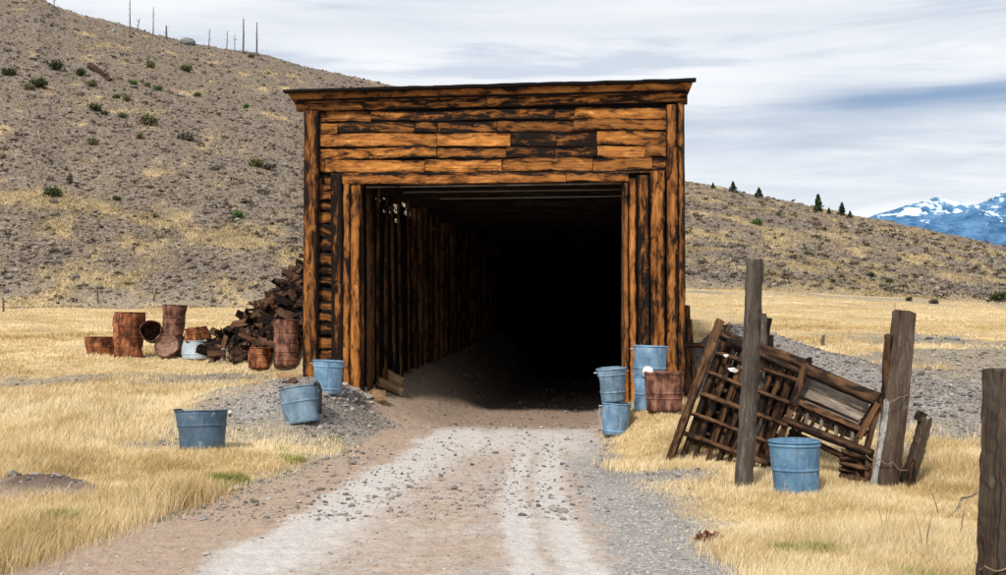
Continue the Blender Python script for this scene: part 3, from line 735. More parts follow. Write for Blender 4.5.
# backing so that the gaps between boards read dark
def box(mb, s0,s1,d0,d1,z0,z1,tone=.5):
    vs = [S(s,d,z) for z in (z0,z1) for d in (d0,d1) for s in (s0,s1)]
    fs = [(0,2,3,1),(4,5,7,6),(0,1,5,4),(2,6,7,3),(0,4,6,2),(1,3,7,5)]
    g = [(s,z+d,3) for z in (z0,z1) for d in (d0,d1) for s in (s0,s1)]
    mb.add(vs, fs, g, tone)
mb = MB(); sL,_ = loc(319,100,.06); sR,_ = loc(665,100,.06)
box(mb, sL, sR, .05, .09, 4.42, 5.95); sub(mb, 'backing', M['liner'])
# cornice: two sloping fascia courses, thin roof edge
zT = 6.10
def fascia(mb, z0,z1,d0,d1,sa0,sb0,sa1,sb1,joints,tones):
    n = len(joints)-1
    for i in range(n):
        q0, q1 = joints[i], joints[i+1]; seg = max(2,int((q1-q0)*40)); vs=[]; gs=[]; es=[]; rnd = random.random()
        for k in range(seg+1):
            q = q0+(q1-q0)*k/seg
            for (z,d,sa,sb,e) in ((z0,d0,sa0,sb0,-1),((z0+z1)/2,(d0+d1)/2-.006,(sa0+sa1)/2,(sb0+sb1)/2,0),(z1,d1,sa1,sb1,1)):
                jj = random.uniform(-1,1)*.006
                vs.append(S(sa+(sb-sa)*q, d+jj*.5, z+jj)); gs.append((q*7.3+rnd*9,(e+1)*.08,rnd*40)); es.append(e*.9)
            for (z,d,sa,sb,e) in ((z1,d1+.04,sa1,sb1,1),(z0,d0+.04,sa0,sb0,-1)):
                vs.append(S(sa+(sb-sa)*q, d, z)); gs.append((q*7.3+rnd*9,.3,rnd*40)); es.append(e)
        fs=[]
        for k in range(seg):
            for m in range(5): fs.append((k*5+m, (k+1)*5+m, (k+1)*5+(m+1)%5, k*5+(m+1)%5))
        fs += [tuple(range(5)), tuple(seg*5+m for m in range(4,-1,-1))]
        mb.add(vs, fs, gs, tones[i], es)
mb = MB()
fascia(mb, 5.895, 6.060, -.185, -.28, -3.56,3.55,-3.66,3.62, [0,.26,.62,.86,1], [.66,.6,.74,.6])
fascia(mb, 5.755, 5.89, -.10, -.175, -3.46,3.47,-3.555,3.545, [0,.17,.5,.8,1], [.42,.35,.3,.22])
for (s_,sg) in ((-3.64,-1),(3.60,1)):   # cornice returns
    pass
sub(mb, 'cornice', M['front'])
mb = MB()
box(mb, -3.56,-3.46,-.09,.1,5.78,6.03,.5); sub(mb, 'cornice_return', M['front'])
for bx_ in ((3.44,3.53,-.09,.1,5.74,6.03,.3),(3.36,3.44,-.07,-.0,5.40,5.75,.3),(3.33,3.39,-.07,-.01,4.52,4.63,.4)):
    mb = MB(); box(mb,*bx_); sub(mb, 'cornice_return', M['front'])
mb = MB()
for i in range(16):
    s0 = -3.70+i*7.37/16; mb.board(S(s0,-.33,zT-.022+random.uniform(-.003,.003)), S(s0+7.37/16,-.33,zT-.022+random.uniform(-.003,.003)), .16,.05,(0,0,1),.25,rough=.003)
for i in range(40):   # roof planks over the shed, across
    d = -.22+i*.5; mb.board(S(-3.5,d+.25,5.93+random.uniform(-.01,.01)), S(3.5,d+.25,5.93+random.uniform(-.01,.01)), .49, .04, (0,0,1), .4)
sub(mb, 'roof', M['liner'])
def post(u0, u1, vt, d, tone, mat='front', name='post', thick=.16, extra=None, zb=None, lean=0):
    s0,zt = loc(u0,vt,d); s1,_ = loc(u1,vt,d); sc = (s0+s1)/2
    p = S(sc,d,0); base = min(z1(p.x,p.y), z1(p.x,p.y-.15))-.2 if zb is None else zb
    mb = MB(); mb.board(S(sc,d,base), S(sc+lean,d,zt), abs(s1-s0)-.008, thick, NF, tone, rough=.008, seg=26)
    return sub(mb, name, M[mat])
post(304,318.6,112,-.09,.5,name='corner_post')
post(666,676.8,105.5,-.09,.56,name='corner_post')
post(677.4,684.5,105.5,-.06,.46,name='corner_post',thick=.2)
post(331.5,343,175,-.0,.10,name='post'); post(343.4,350.2,184.6,-.035,.72,name='jamb_post'); post(351,361.5,184.6,.02,.66,name='jamb_post')
post(624,629.5,181,.02,.70,name='jamb_post'); post(630,636.8,179,-.035,.6,name='jamb_post')
post(637.3,650,176,.03,.16,name='post'); post(650.6,665.3,171.5,-.01,.60,name='post')
# lintel
mb = MB(); mb.board(lp(343.5,180.3,-.03), lp(566,178.2,-.03), .155,.14,NF,.78,rough=.007); mb.board(lp(566.6,178.2,-.03), lp(629,177.4,-.03), .15,.14,NF,.6,rough=.007)
sub(mb,'lintel',M['front'])
mb = MB(); mb.board(lp(331,175.2,.0), lp(664,171.8,.0), .05,.1,NF,.05); sub(mb,'lintel_strip',M['front'])
# short stacked boards beside the left corner post
mb = MB(); v = 176.5; k=0
while v < 392:
    h = random.uniform(9,15); tn = random.choice((.15,.3,.5,.7,.8,.3,.2))
    dd = random.uniform(.03,.09)
    mb.board(lp(317.5,v+h/2,dd), lp(332.5,v+h/2+random.uniform(-.8,.8),dd), h/F*20.9-.03,.08,NF,tn,rough=.014); v += h
sub(mb,'infill_boards',M['front'])
mb = MB(); box(mb, loc(317,0,.15)[0], loc(360.5,0,.15)[0], .12,.15,.3,4.7,.2); sub(mb,'backing',M['liner'])
mb = MB(); box(mb, loc(636,0,.15)[0], loc(683.5,0,.15)[0], .13,.16,.1,5.9,.2); sub(mb,'backing',M['liner'])
mb = MB()
for i in range(25): mb.board(S(3.30,.12,.05+i*.24), S(3.30,19.0,.05+i*.24), .235,.04,(1,0,0),random.uniform(.3,.7),seg=20,rough=.006)
sub(mb,'siding',M['crib'])
# interior: single-skin side walls of planks with holes, posts, beams, ceiling, end wall
sl_in,_ = loc(361,200,.1); sr_in,_ = loc(625,200,.1)
DEP = 19.0
holes = []
for (u,v,w) in [(378,200,2.2),(388,208,2),(396,206.5,3.5),(404,205,3),(409,214.5,5.5),(414,217,4),(396,212,2.4),(378,210,2),(389,212,2.4),(397,221,3),(385,199,1.6),(402,199.5,2),(392,203,1.5),(435,230,2),(445,238.5,3.2),(446,242,2.2),(371,204,1.5),(407,209,2)]+[(random.gauss(395,9),random.gauss(208,6),random.uniform(1.5,3.5)) for _ in range(7)]:
    s = sl_in-.10; t=(u-CX)/F; # intersect with wall plane s=const
    d = (t*(OY-s*SA)-OX-s*CA)/(SA-t*CA); y = OY-s*SA+d*CA; z = CAMZ+(HY-v)/F*y
    holes.append((d, z, w*.075, w*.013))
def wall(s, name, hl):
    nd, nz = 240, 230; ds = np.linspace(.12, DEP, nd+1); zs = np.linspace(-.3, 5.90, nz+1)
    vs=[]; gs=[]; es=[]
    for i,d in enumerate(ds):
        for j,z in enumerate(zs):
            row = math.floor(z/.24); fr = z/.24-row
            vs.append(S(s+(random.uniform(-.004,.004)), d, z)-shed_o); gs.append((d+row*3.7,fr*.24,row*5.3)); es.append((fr*2-1))
    fs=[]
    for i in range(nd):
        for j in range(nz):
            dc=(ds[i]+ds[i+1])/2; zc=(zs[j]+zs[j+1])/2
            if any(((dc-a)/w)**2+((zc-b)/h)**2 < 1+.5*math.sin(i*3+j*5) for a,b,w,h in hl): continue
            a=i*(nz+1)+j; fs.append((a,a+nz+1,a+nz+2,a+1))
    V=np.array([tuple(p) for p in vs]); L=[i for f in fs for i in f]
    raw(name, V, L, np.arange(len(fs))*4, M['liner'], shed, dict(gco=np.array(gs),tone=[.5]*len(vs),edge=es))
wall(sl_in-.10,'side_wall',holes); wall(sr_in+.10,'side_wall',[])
# outer cladding return behind each front corner, so the shed has its full width
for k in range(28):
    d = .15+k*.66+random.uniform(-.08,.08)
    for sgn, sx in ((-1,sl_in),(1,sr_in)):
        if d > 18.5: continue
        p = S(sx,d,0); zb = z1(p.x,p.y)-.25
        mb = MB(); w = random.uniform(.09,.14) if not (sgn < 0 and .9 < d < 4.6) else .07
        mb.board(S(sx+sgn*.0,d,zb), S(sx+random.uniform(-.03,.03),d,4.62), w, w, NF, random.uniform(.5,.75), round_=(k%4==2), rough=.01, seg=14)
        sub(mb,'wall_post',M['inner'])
        if k%2==0 and k<0:
            mb = MB(); mb.board(S(sx-sgn*-.03,d+.40,zb), S(sx-sgn*-.03,d+.38,4.62), .10, .05, (1,0,0), .6, rough=.01, seg=12); sub(mb,'wall_batten',M['inner'])
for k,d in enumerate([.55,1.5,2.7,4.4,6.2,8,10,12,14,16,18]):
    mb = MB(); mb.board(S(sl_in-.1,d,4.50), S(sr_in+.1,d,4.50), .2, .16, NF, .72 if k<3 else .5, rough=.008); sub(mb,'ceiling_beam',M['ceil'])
    if k in (0,1,2): mb = MB(); mb.board(S(sl_in+.5*k,d-.1,4.415), S(sr_in+.1,d-.1,4.415), .025, .04, NF, .9, rough=.003); sub(mb,'beam_highlight',M['cribgrey'])  # pale strips paint the light along the front beams' lower edges
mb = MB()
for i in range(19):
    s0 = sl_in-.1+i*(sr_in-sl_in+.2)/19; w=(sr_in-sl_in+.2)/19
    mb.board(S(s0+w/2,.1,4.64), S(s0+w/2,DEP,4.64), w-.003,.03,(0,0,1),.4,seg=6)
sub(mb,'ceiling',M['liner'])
mb = MB()
for i in range(26): mb.board(S(sl_in-.12,DEP,-.2+i*.24), S(sr_in+.12,DEP,-.2+i*.24),.239,.05,NF,.4)
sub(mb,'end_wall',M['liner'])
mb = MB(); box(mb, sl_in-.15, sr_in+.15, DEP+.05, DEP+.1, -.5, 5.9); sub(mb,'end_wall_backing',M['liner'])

# ---------------------------------------------------------------- heap of broken boards left of the shed
cnt = 0
for k in range(290):
    s = random.uniform(-7.15,-4.6) if k%5<3 else random.uniform(-6.3,-4.5)
    d = random.uniform(4.55,5.7); p = S(s,d,0); z = z1(p.x,p.y)
    L = random.uniform(.28,.95); w = random.uniform(.05,.19); t = random.uniform(.012,.035)
    an = random.uniform(-1.5,1.5); el = random.uniform(-.5,.6)+(.4 if s > -4.6 else 0)
    if k%7==0: el = random.uniform(.7,1.3); L *= .8
    dirv = Vector((math.cos(an)*math.cos(el), math.sin(an)*math.cos(el), math.sin(el)))
    c = Vector((p.x,p.y,z+random.uniform(.02,.22)))
    if to_local(*(c+dirv*L/2).xy)[0] > -3.5: c -= Vector((L*.5,0,0))
    mb = MB(); mb.board(-dirv*L/2, dirv*L/2, w, t, (random.uniform(-.6,.6),-1,random.uniform(0,1)), random.choice((.1,.3,.5,.7,.9)), seg=6, rough=.014, bow=random.uniform(-.10,.10), ragged=.04)
    o = mb.build('broken_board', M['rubble']); o.location = c
    tag(o,'dark splintered board in the heap piled against the left side of the portal','board','broken boards heaped beside the portal')

for (u,vb,ut,vt,lab) in [(213,361,211,347,'pale stake at the left end of the board heap, leftmost of three'),(222,361,223,348,'pale stake before the board heap, middle of three'),(228,362,227,349,'pale stake before the board heap, rightmost of three')]:
    p = G(u,vb); mb = MB(); mb.board((0,0,-.1),W(ut,vt,p.y)-p,.075,.05,(0,-1,0),.7,seg=5,rough=.008); o=mb.build('stake',M['cribgrey']); o.location=p; tag(o,lab,'stake')
# ---------------------------------------------------------------- drums and buckets
def vessel(name, label, cat, u, vb, px_top, px_bot, px_h, mat, y=None, tilt=(0,0), hoops=(), rim=True, handle=None, inner='rust_dark', dent=.012, pos=None, lie=None, closed=False, bulge=0, inside_dark=True, hoopmat=None):
    p = pos or (G(u,vb) if y is None else W(u,vb,y))
    k = p.y/F; r1, r0, H = px_top*k/2, px_bot*k/2, px_h*k
    e = empty(name, p); tag(e, label, cat)
    if pos is None and abs(tilt[0]) > 2: e.location.z -= .05
    e.rotation_euler = (R(tilt[1]), R(tilt[0]), random.uniform(0,6.28)*0) if lie is None else lie
    ph = random.random()*9
    def dn(a, z): return dent*(math.sin(a*3+ph+z*4)+.6*math.sin(a*5-ph*2+z*9)+.5*math.sin(a*2+z*13+ph))
    n = 14; prof=[]
    th=.006
    for i in range(n+1):
        q=i/n; prof.append((r0+(r1-r0)*q+bulge*math.sin(q*math.pi), H*q))
    top = [] 
    if closed: full = [(0.001,0)]+prof+[(r1-.012,H-.0),(r1-.02,H-.012),(0.001,H-.012)]
    else: full = [(0.001,.0),(r0*.97,.0)]+prof+[(r1-th,H)]+[(r-th,z) for r,z in prof[::-1]][1:-1]+[(r0-th,.03),(0.001,.03)]
    mb = MB(); mb.lathe(full, 56, dn); mb.build('body', M[mat], e, True)
    hm = M[hoopmat or mat]
    if rim:
        mb = MB(); rr=.011; mb.lathe([(r1+rr*math.cos(a)+.003, H+rr*math.sin(a)) for a in [j*2*math.pi/8 for j in range(9)]], 56, dn); mb.build('rim', hm, e, True)
    for h in hoops:
        rh = r0+(r1-r0)*h+bulge*math.sin(h*math.pi)
        mb = MB(); mb.lathe([(rh-.002,H*h-.018),(rh+.010,H*h-.009),(rh+.013,H*h),(rh+.010,H*h+.009),(rh-.002,H*h+.018)], 56, dn); mb.build('hoop', hm, e, True)
    if handle == 'bail':
        mb = MB(); pts=[]
        for i in range(13):
            a = math.pi*i/12; pts.append((r1*1.04*math.cos(a), -r1*.35*math.sin(a)-.01, H*.93-H*.55*math.sin(a)))
        mb.tube(pts,.006,6); mb.build('handle', M['steel'], e)
    if handle in ('bail','ears','bail_side'):
        for sg in (-1,1):
            mb = MB(); x=r1+.004
            mb.tube([(sg*x,-.05,H*.90),(sg*(x+.035),-.045,H*.90),(sg*(x+.045),0,H*.90),(sg*(x+.035),.045,H*.90),(sg*x,.05,H*.90)],.010,6); mb.build('handle_ear', M['steel'], e)
    if handle == 'bail_side':
        mb = MB(); mb.tube([(-r1-.03,0,H*.9),(-r1-.05,-.06,H*.6),(-r1*.98,-.10,H*.3),(-r1*.9,-.2,H*.16)],.007,6); mb.build('handle', M['steel'], e)
    return e
V = vessel
# left group of rusty drums: they stand about 26 m away
def GL(u, vb): return G(u, vb)
V('rusty_tub','wide rusty open tub, leftmost of the rusty containers, half sunk in grass','tub',101,357,31,24,20,'rust',hoops=(.55,))
V('rusty_drum','tall dark orange rusty drum with crushed top, next to the leftmost tub','drum',128.5,357.5,29,27,45,'rust',hoops=(.45,.70),dent=.03,tilt=(1,0))
p = G(153,350); V('rusty_drum','dark rusty drum lying on its side, open end facing the road','drum',0,0,20,20,26,'rust_dark',pos=W(154,334,G(128,357).y-.15),lie=(R(-82)+R(180)*0,0,R(8)) if 0 else (R(82),0,R(10)),hoops=(.4,))
p = G(167,358); V('rusty_drum','pale rust-brown rounded drum lying beneath the upright one','drum',0,0,22,22,18,'rust_pale',pos=W(167.5,347.5,p.y+.1),lie=(R(80),R(0),R(12)),closed=True,bulge=.03)
p = G(173.5,349); base_up = p+Vector((0,.35,.30))
mb = MB()
V('rusty_drum','reddish upright drum raised above the others in the left group','drum',0,0,23.5,20,31,'rust_red',pos=W(173,336,G(167,358).y+.55),tilt=(3,0),hoops=(.42,.6),dent=.012)
V('rusty_drum','rusty drum base supporting the raised reddish drum','drum',175,357,21,21,20.5,'rust_dark',y=G(167,358).y+.6,hoops=(.5,),closed=True)
V('painted_drum','small chalky white and blue drum at the left end of the board heap','drum',195.5,359,25,24,18,'white_blue',hoops=(.3,),dent=.02,bulge=.012,hoopmat='white_blue')
q = G(195.5,359); V('rusty_drum','crumpled orange rusty can on top of the white and blue drum','can',0,0,21,23,13,'rust',pos=q+Vector((.02,0,18.2/F*q.y+.0)),tilt=(-7,4),dent=.05,hoops=(.6,))
V('rusty_drum','short brown rusty drum by the board heap, left of the tall striped one','drum',260,368,21,20,20,'rust',hoops=(.35,.7),dent=.03)
V('rusty_drum','tall pinkish rusty drum with ridges standing by the left corner post','drum',286,366.5,24,24.5,46,'rust_red',hoops=(.14,.32,.52,.74),dent=.01,tilt=(.8,0))
# blue containers left
V('blue_bucket','light blue metal bucket standing against the left portal posts','bucket',327,391,29.5,25,33,'blue',hoops=(.16,.84),tilt=(3,0),handle='ears')
e = V('blue_grey_tub','scuffed blue-grey tub tilted on the gravel mound with a black handle','tub',304,420,40,34,36,'blue_grey',hoops=(.60,),tilt=(-9,-5),dent=.012)
kk = G(304,420).y/F
mb = MB(); pts=[]
for i in range(15):
    a = -1.2+i*(3.9/14); pts.append((20.5*kk+.02+.055*math.cos(a)*1.0, -.14, 27*kk+.16*math.sin(a)))
pts = [(17*kk,-.13,36*kk),(19.5*kk,-.16,37.5*kk),(21.5*kk,-.16,36*kk),(22*kk+.01,-.15,30*kk),(20.5*kk+.01,-.13,22*kk),(19.5*kk,-.12,12*kk),(18.5*kk,-.1,7*kk)]
mb.tube(pts,.027,10); mb.build('handle', M['black'], e, True)
e = V('dark_blue_tub','dark blue-grey open tub alone in the golden grass on the left','tub',202,449,50,43,38,'blue_dark',hoops=(.62,),handle='ears',dent=.008,tilt=(-1.5,-4))
kk = G(202,449).y/F
mb = MB(); mb.tube([(25*kk+.02,-.03,34*kk),(26*kk+.05,-.04,36.5*kk),(27*kk+.05,0,34*kk),(26*kk+.02,.03,32*kk)],.022,8); mb.build('handle_grip', M['white'], e, True)
mb = MB(); mb.tube([(-25*kk,-.06,37*kk),(-24.5*kk,-.14,39.5*kk),(-16*kk,-.26,39.8*kk),(-12*kk,-.30,38*kk)],.014,8); mb.build('handle_wire', M['black'], e, True)
# right group
g1 = G(615,434.5)
V('blue_bucket','light blue bucket on the road edge carrying another bucket','bucket',0,0,29,25,31,'blue',pos=g1,hoops=(.12,),handle='bail_side',tilt=(3,0),dent=.008)
V('blue_bucket','darker blue bucket stacked on top of the lower road-edge bucket','bucket',0,0,28,22,33,'blue_grey',pos=g1+Vector((-.03,.02,33/F*g1.y)),hoops=(.3,.82),handle='ears',tilt=(-4,3),dent=.01)
g3_ = G(664,410.5); g2 = W(651.5,411,g3_.y+.50)
V('blue_bucket','blue tub standing by the right portal posts, lower one of the tall stack','bucket',0,0,30,27,34,'blue',pos=g2+Vector((-.05,.1,0)),hoops=(.5,),tilt=(1,0))
V('blue_bucket','pale blue tub with dark stain, upper one of the tall stack by the right posts','bucket',0,0,34,29.5,31,'blue',pos=g2+Vector((-.03,.1,33.5/F*g2.y)),hoops=(.3,),tilt=(2,0),handle='ears')
g3 = g2+Vector((.12,-.55,0)); g3.z = z1(g3.x,g3.y)
g3 = G(664,410.5)
V('rusty_tub','red-brown rusty tub in front of the tall blue stack at the right corner','tub',0,0,37.5,35,38,'rust_red',pos=g3,hoops=(.33,.47,.97),dent=.006)
mb = MB(); mb.lathe([(0.001,0),(.04,.0),(.08,-.005),(.086,-.016),(.08,-.016),(.001,-.012)],36)
o = mb.build('white_disc', M['white'], None, True); o.location = W(648,371,g2.y-.34); o.rotation_euler=(R(74),0,0); tag(o,'small round white disc wedged between the blue stack and the rusty tub','disc')
dd = G(795.5,493)
e = V('blue_drum','scuffed blue steel drum standing in dry grass before the crib','drum',0,0,49.5,43.5,52,'blue_drum',pos=dd,hoops=(.47,.93),dent=.007,tilt=(-.8,0))
kk = dd.y/F


# ---------------------------------------------------------------- posts
def fpost(name, label, cat, base, top, w0, w1, mat, round_=False, ragged=.02, rough=.012, extra=None):
    mb = MB(); d = (Vector(top)-Vector(base))
    mb.board(-d.normalized()*.35, d, w0, w0*.92, (.25,-1,0), .6, seg=30, taper=w1/w0, rough=rough, ragged=ragged, round_=round_)
    o = mb.build(name, mat); o.location = base; tag(o, label, cat); return o
b = G(741,488); fpost('fence_post','tall grey weathered fence post standing in front of the collapsed crib','post',b,W(755.5,260,b.y+.05),.165,.155,M['grey'])
mb = MB()
b2 = W(758,400,15.2); b2.z = z1(b2.x,b2.y); fpost('fence_post','short grey stake partly hidden behind the tall grey fence post','post',b2,W(763,314,15.2),.09,.09,M['grey'])
b = G(886,488); fpost('fence_post','thick brown leaning fence post at the right end of the crib','post',b,W(904,312,b.y+.15),.25,.225,M['browngrey'],rough=.007)
b4 = W(876,488,b.y-.02); b4.z = z1(b4.x,b4.y); fpost('white_plank','narrow plank with flaking white paint leaning beside the thick brown post','plank',b4,W(886,400,b.y+.02),.09,.06,M['whiteboard'])
b5 = W(884,420,b.y+.12); fpost('dark_plank','dark narrow plank standing behind the thick brown post','plank',Vector((b5.x-.02,b5.y,z1(b5.x,b5.y))),W(889.5,335,b.y+.12),.085,.07,M['crib'])
b = G(904,489); fpost('post_stub','leaning broken dark post stub right of the thick brown post','post',b,W(924,419,b.y),.15,.12,M['browngrey'],ragged=.05)
mb = MB(); c0 = W(919,421,b.y); mb.board((0,0,0),W(922.5,412,b.y)-c0,.12,.07,(.3,-1,0),.3,seg=4); o=mb.build('broken_tip',M['browngrey']); o.parent=None; o.location=c0
tag(o,'small broken block on the tip of the leaning post stub','wood block')
b = G(909,490); fpost('post_stub','low splintered stump at the foot of the leaning stub','stump',b,W(914,461,b.y),.08,.04,M['crib'],ragged=.04)
b = W(996,596,8.0); b.z = z1(b.x,b.y); fpost('fence_post','thick dark fence post cut off by the right edge of the photo','post',W(1001,596,8.0),W(1008,371,8.05),.27,.265,M['browngrey'],rough=.014)
def wire(pts, label, r=.0055, name='fence_wire', mat='wire'):
    mb = MB(); fine=[]
    for a,b_ in zip(pts[:-1],pts[1:]):
        for i in range(8): fine.append(Vector(a).lerp(Vector(b_), i/8)-Vector((0,0,.04*math.sin(i/8*math.pi))))
    fine.append(Vector(pts[-1])); mb.tube(fine,r,6); tag(mb.build(name, M[mat], origin=pts[0]), label, 'wire')
yy = G(886,488).y
wire([W(884,399,yy-.2),W(899,397,yy-.2),W(922,384,yy+.3)],'rusty wire running from the thick brown post to the right at mid height')
wire([W(866,455,yy+.1),W(880,459,yy-.18),W(893,462,yy-.16),W(906,470,yy-.12),W(921,462,yy+.2)],'rusty wire near the ground linking the brown post and the stub')
wire([W(975,562,8.2),W(985,566,7.86),W(1012,564,7.86),W(1040,560,8.0)],'wire wrapped low around the post at the right edge',.006)
b = G(895,330,15,80); wire([b,b+Vector((0,0,.0)),W(895,303,b.y)],'thin metal rod upright in the meadow behind the thick brown post',.012,'metal_rod')
wire([G(948,520)+Vector((0,0,.03)),G(962,510)+Vector((0,0,.12)),G(985,505)+Vector((0,0,.22))],'pale bent twig lying in the grass left of the edge post',.011,'dry_twig','cribgrey')
# distant stakes
for (u,v0,v1,dx,lab) in [(98,288,304,0,'crooked fence stake in the meadow above the leftmost tub'),(153.5,288,301,3,'leaning fence stake in the meadow, middle of three'),(212,289,303,0,'dead sapling stake in the meadow above the board heap'),
     (277,281,290,0,'small stake at the foot of the hill beside the board heap'),(797,253,263,0,'small dark stake on the lower right slope'),(967,286,297,0,'dark stake at the foot of the right slope'),(824,335,345,-1,'short wooden stake in the meadow above the crib'),(3,300,312,0,'thin stake at the left edge of the photo')]:
    p = G(u,v1); k=p.y/F; mb=MB(); H=(v1-v0)*k
    mb.board((0,0,-.2),(dx*k,0,H),.12,.12,seg=6,taper=.6,round_=True,rough=.02)
    if lab.startswith(('crooked','dead')):
        for j in range(6): hz=H*random.uniform(.45,.95); mb.tube([(0,0,hz),(random.uniform(-.35,.35),0,hz+random.uniform(.1,.35))],[.02,.008],4)
    o = mb.build('fence_stake', M['snag']); o.location = p; tag(o, lab, 'stake')
# stakes at the right side of the portal
for (u,vb,ut,vt,w,lab) in [(687.5,350,688,306,.10,'upright dark stake just right of the portal corner'),(693,352,690.5,320,.09,'shorter leaning stake right of the portal corner')]:
    y0=21.6; b = W(u,vb,y0); b.z=min(b.z,z1(b.x,b.y)); fpost('stake',lab,'stake',b,W(ut,vt,y0),w,w*.7,M['crib'],ragged=.03)
mb=MB(); a=W(683,345,21.2); mb.board((0,0,0),W(704,346,21.2)-a,.10,.08,(0,-1,0),.4,seg=6); o=mb.build('short_beam',M['crib']); o.location=a; tag(o,'short dark beam lying across the foot of the right portal corner','beam')

# ---------------------------------------------------------------- collapsed crib
def K(u, v, off=0.0):
    y = 15.35-(u-668)*.0088+(470-v)*.0052+off
    return W(u, v, y)
crib = empty('collapsed_crib', K(760,472)); tag(crib,'collapsed dark timber crib of slats and rails leaning by the roadside','crib')
co = crib.location.copy(); NK=(.05,-1,.35)
def kb(name, u0,v0,u1,v1,wp,t=.05,off=0.0,tone=.5,mat='crib',rough=.007,ragged=.02,bow=0,taper=1):
    a=K(u0,v0,off)-co; b=K(u1,v1,off)-co; mb=MB(); mb.board(a,b,wp/F*14.7,t,NK,tone,rough=rough,ragged=ragged,bow=bow,taper=taper); return mb.build(name,M[mat],crib)
kb('end_rail',721,321,668.5,461,9,.09,-.06,.55); kb('end_rail',729,327,680,463,6,.07,.06,.45)
kb('end_rail',714,343,671,459,4,.05,-.14,.7)
kb('top_rail',722,334,806,366,9,.10,.0,.55); kb('top_rail',735,347,812,375,6,.08,.12,.4)
kb('top_rail',803,368,879,400,12,.12,.02,.6)
kb('bottom_rail',800,404,866,432,6,.09,.05,.5); kb('bottom_rail',783,420,872,453,7,.08,-.04,.55); kb('bottom_rail',790,432,858,462,5,.06,.15,.35)
# front slats (parallel to the end rail)
for (u0,v0,u1,v1,w,tn) in [(738,340,694,461,5,.5),(748,341,706,464,4,.75),(757,358,716,466,6,.4),(766,350,728,466,3.5,.7),(774,360,742,466,6,.35),(784,359,752,468,4,.65),(795,363,762,470,5,.6),(805,371,776,446,6,.7),(790,381,764,462,4,.5),(740,371,709,452,7,.75),(728,366,699,440,6,.5)]:
    kb('slat',u0,v0,u1,v1,w,.035,random.uniform(.0,.10),tn,bow=random.uniform(-.02,.02))
for i in range(16):
    u0=random.uniform(726,800); f_=(u0-722)/84; v0=random.uniform(336,395)+f_*30; L_=random.uniform(30,70)
    kb('slat',u0-(v0-345)*.2,v0,u0-(v0-345)*.2-L_*.36+random.uniform(-5,5),min(v0+L_,466),random.uniform(3,8),.025,random.uniform(.12,.36),random.choice((.2,.5,.8,.9)))
# cross bars
for (u0,v0,u1,v1,w,tn) in [(716,352,802,383,4,.6),(708,372,797,405,4,.7),(700,393,788,425,4,.65),(692,414,779,446,3.5,.6),(684,434,770,463,4,.7),(728,340,800,371,5,.3)]:
    kb('cross_bar',u0,v0,u1,v1,w,.04,-.07,tn,bow=random.uniform(-.01,.01))
# slats of the far side, seen through
for i in range(13):
    u0=730+i*8.2; kb('rear_slat',u0,338+i*3.3,u0-40+random.uniform(-4,4),440+i*1.8+random.uniform(-4,8),random.uniform(2.5,5.5),.03,.42+random.uniform(-.1,.12),random.choice((.2,.4,.6,.75)))
for i in range(5):
    kb('rear_bar',715-i*8,362+i*22,800-i*8,394+i*22,4,.04,.50,.35)
for i in range(8):
    u0=735+i*9; kb('rear_shade_board',u0,342+i*4,u0-44,452+i*2.5,8.5,.03,.66,.2,'liner')  # near-black boards, deep shadow behind the slats put into their colour
# grey boards of the right half
for (u0,v0,u1,v1,w,off,tn) in [(806,381,866,406,10,.20,.7),(800,391,862,417,10,.22,.6),(797,402,858,427,8,.24,.65),(800,374,868,397,7,.30,.45),(799,384,866,410,9,.33,.5),(798,393,862,421,9,.35,.55),(796,409,852,434,8,.38,.4)]:
    kb('floor_board',u0,v0,u1,v1,w,.04,off,tn,'cribgrey')
for i in range(9):
    u0=800+i*7.5; kb('spindle',u0,411+i*3,u0-5+random.uniform(-2,2),424+i*3.2,2.6,.03,.08,.6,'cribgrey' if i%2 else 'crib')
# right end cluster
kb('end_rail',881,399,866,452,5,.07,.0,.5); kb('end_rail',876,402,842,462,4,.06,.12,.55); kb('brace',879,404,858,438,5,.05,-.08,.85)
kb('end_rail',871,450,866,478,6,.08,.0,.4); kb('end_rail',852,446,842,479,6,.08,.1,.4); kb('slat',862,455,857,478,6,.05,.05,.3)
for i in range(5): kb('cross_bar',842-i*.5,452+i*6,872-i,459+i*5,4,.05,-.03+.08*(i%2),.35+.1*(i%3))
for i in range(6): kb('rear_slat',848+i*4.5,450+i,845+i*4.3,479,3.5,.03,.28,.3)
kb('brace',806,368,791,405,7,.06,-.09,.65); kb('brace',800,364,812,361,6,.08,.1,.4)
# white flakes caught in the crib
for i,(u,v,w,l) in enumerate([(727,356,8,'white scrap caught near the top left corner of the crib'),(733,370,11,'larger white scrap caught on the second bar of the crib')]):
    c=K(u,v,-.10); mb=MB(); k=c.y/F*w/2
    vs=[(-k,0,k*.35),(k*.2,-.02,k*.45),(k,.0,-.05*k),(k*.5,.0,-k*.5),(-k*.5,-.02,-k*.25)]
    mb.add(vs+[(a,b_+.012,c_) for a,b_,c_ in vs],[(0,1,2,3,4),(9,8,7,6,5),(0,5,6,1),(1,6,7,2),(2,7,8,3),(3,8,9,4),(4,9,5,0)]); o=mb.build('white_scrap',M['white']); o.location=c; tag(o,l,'scrap')
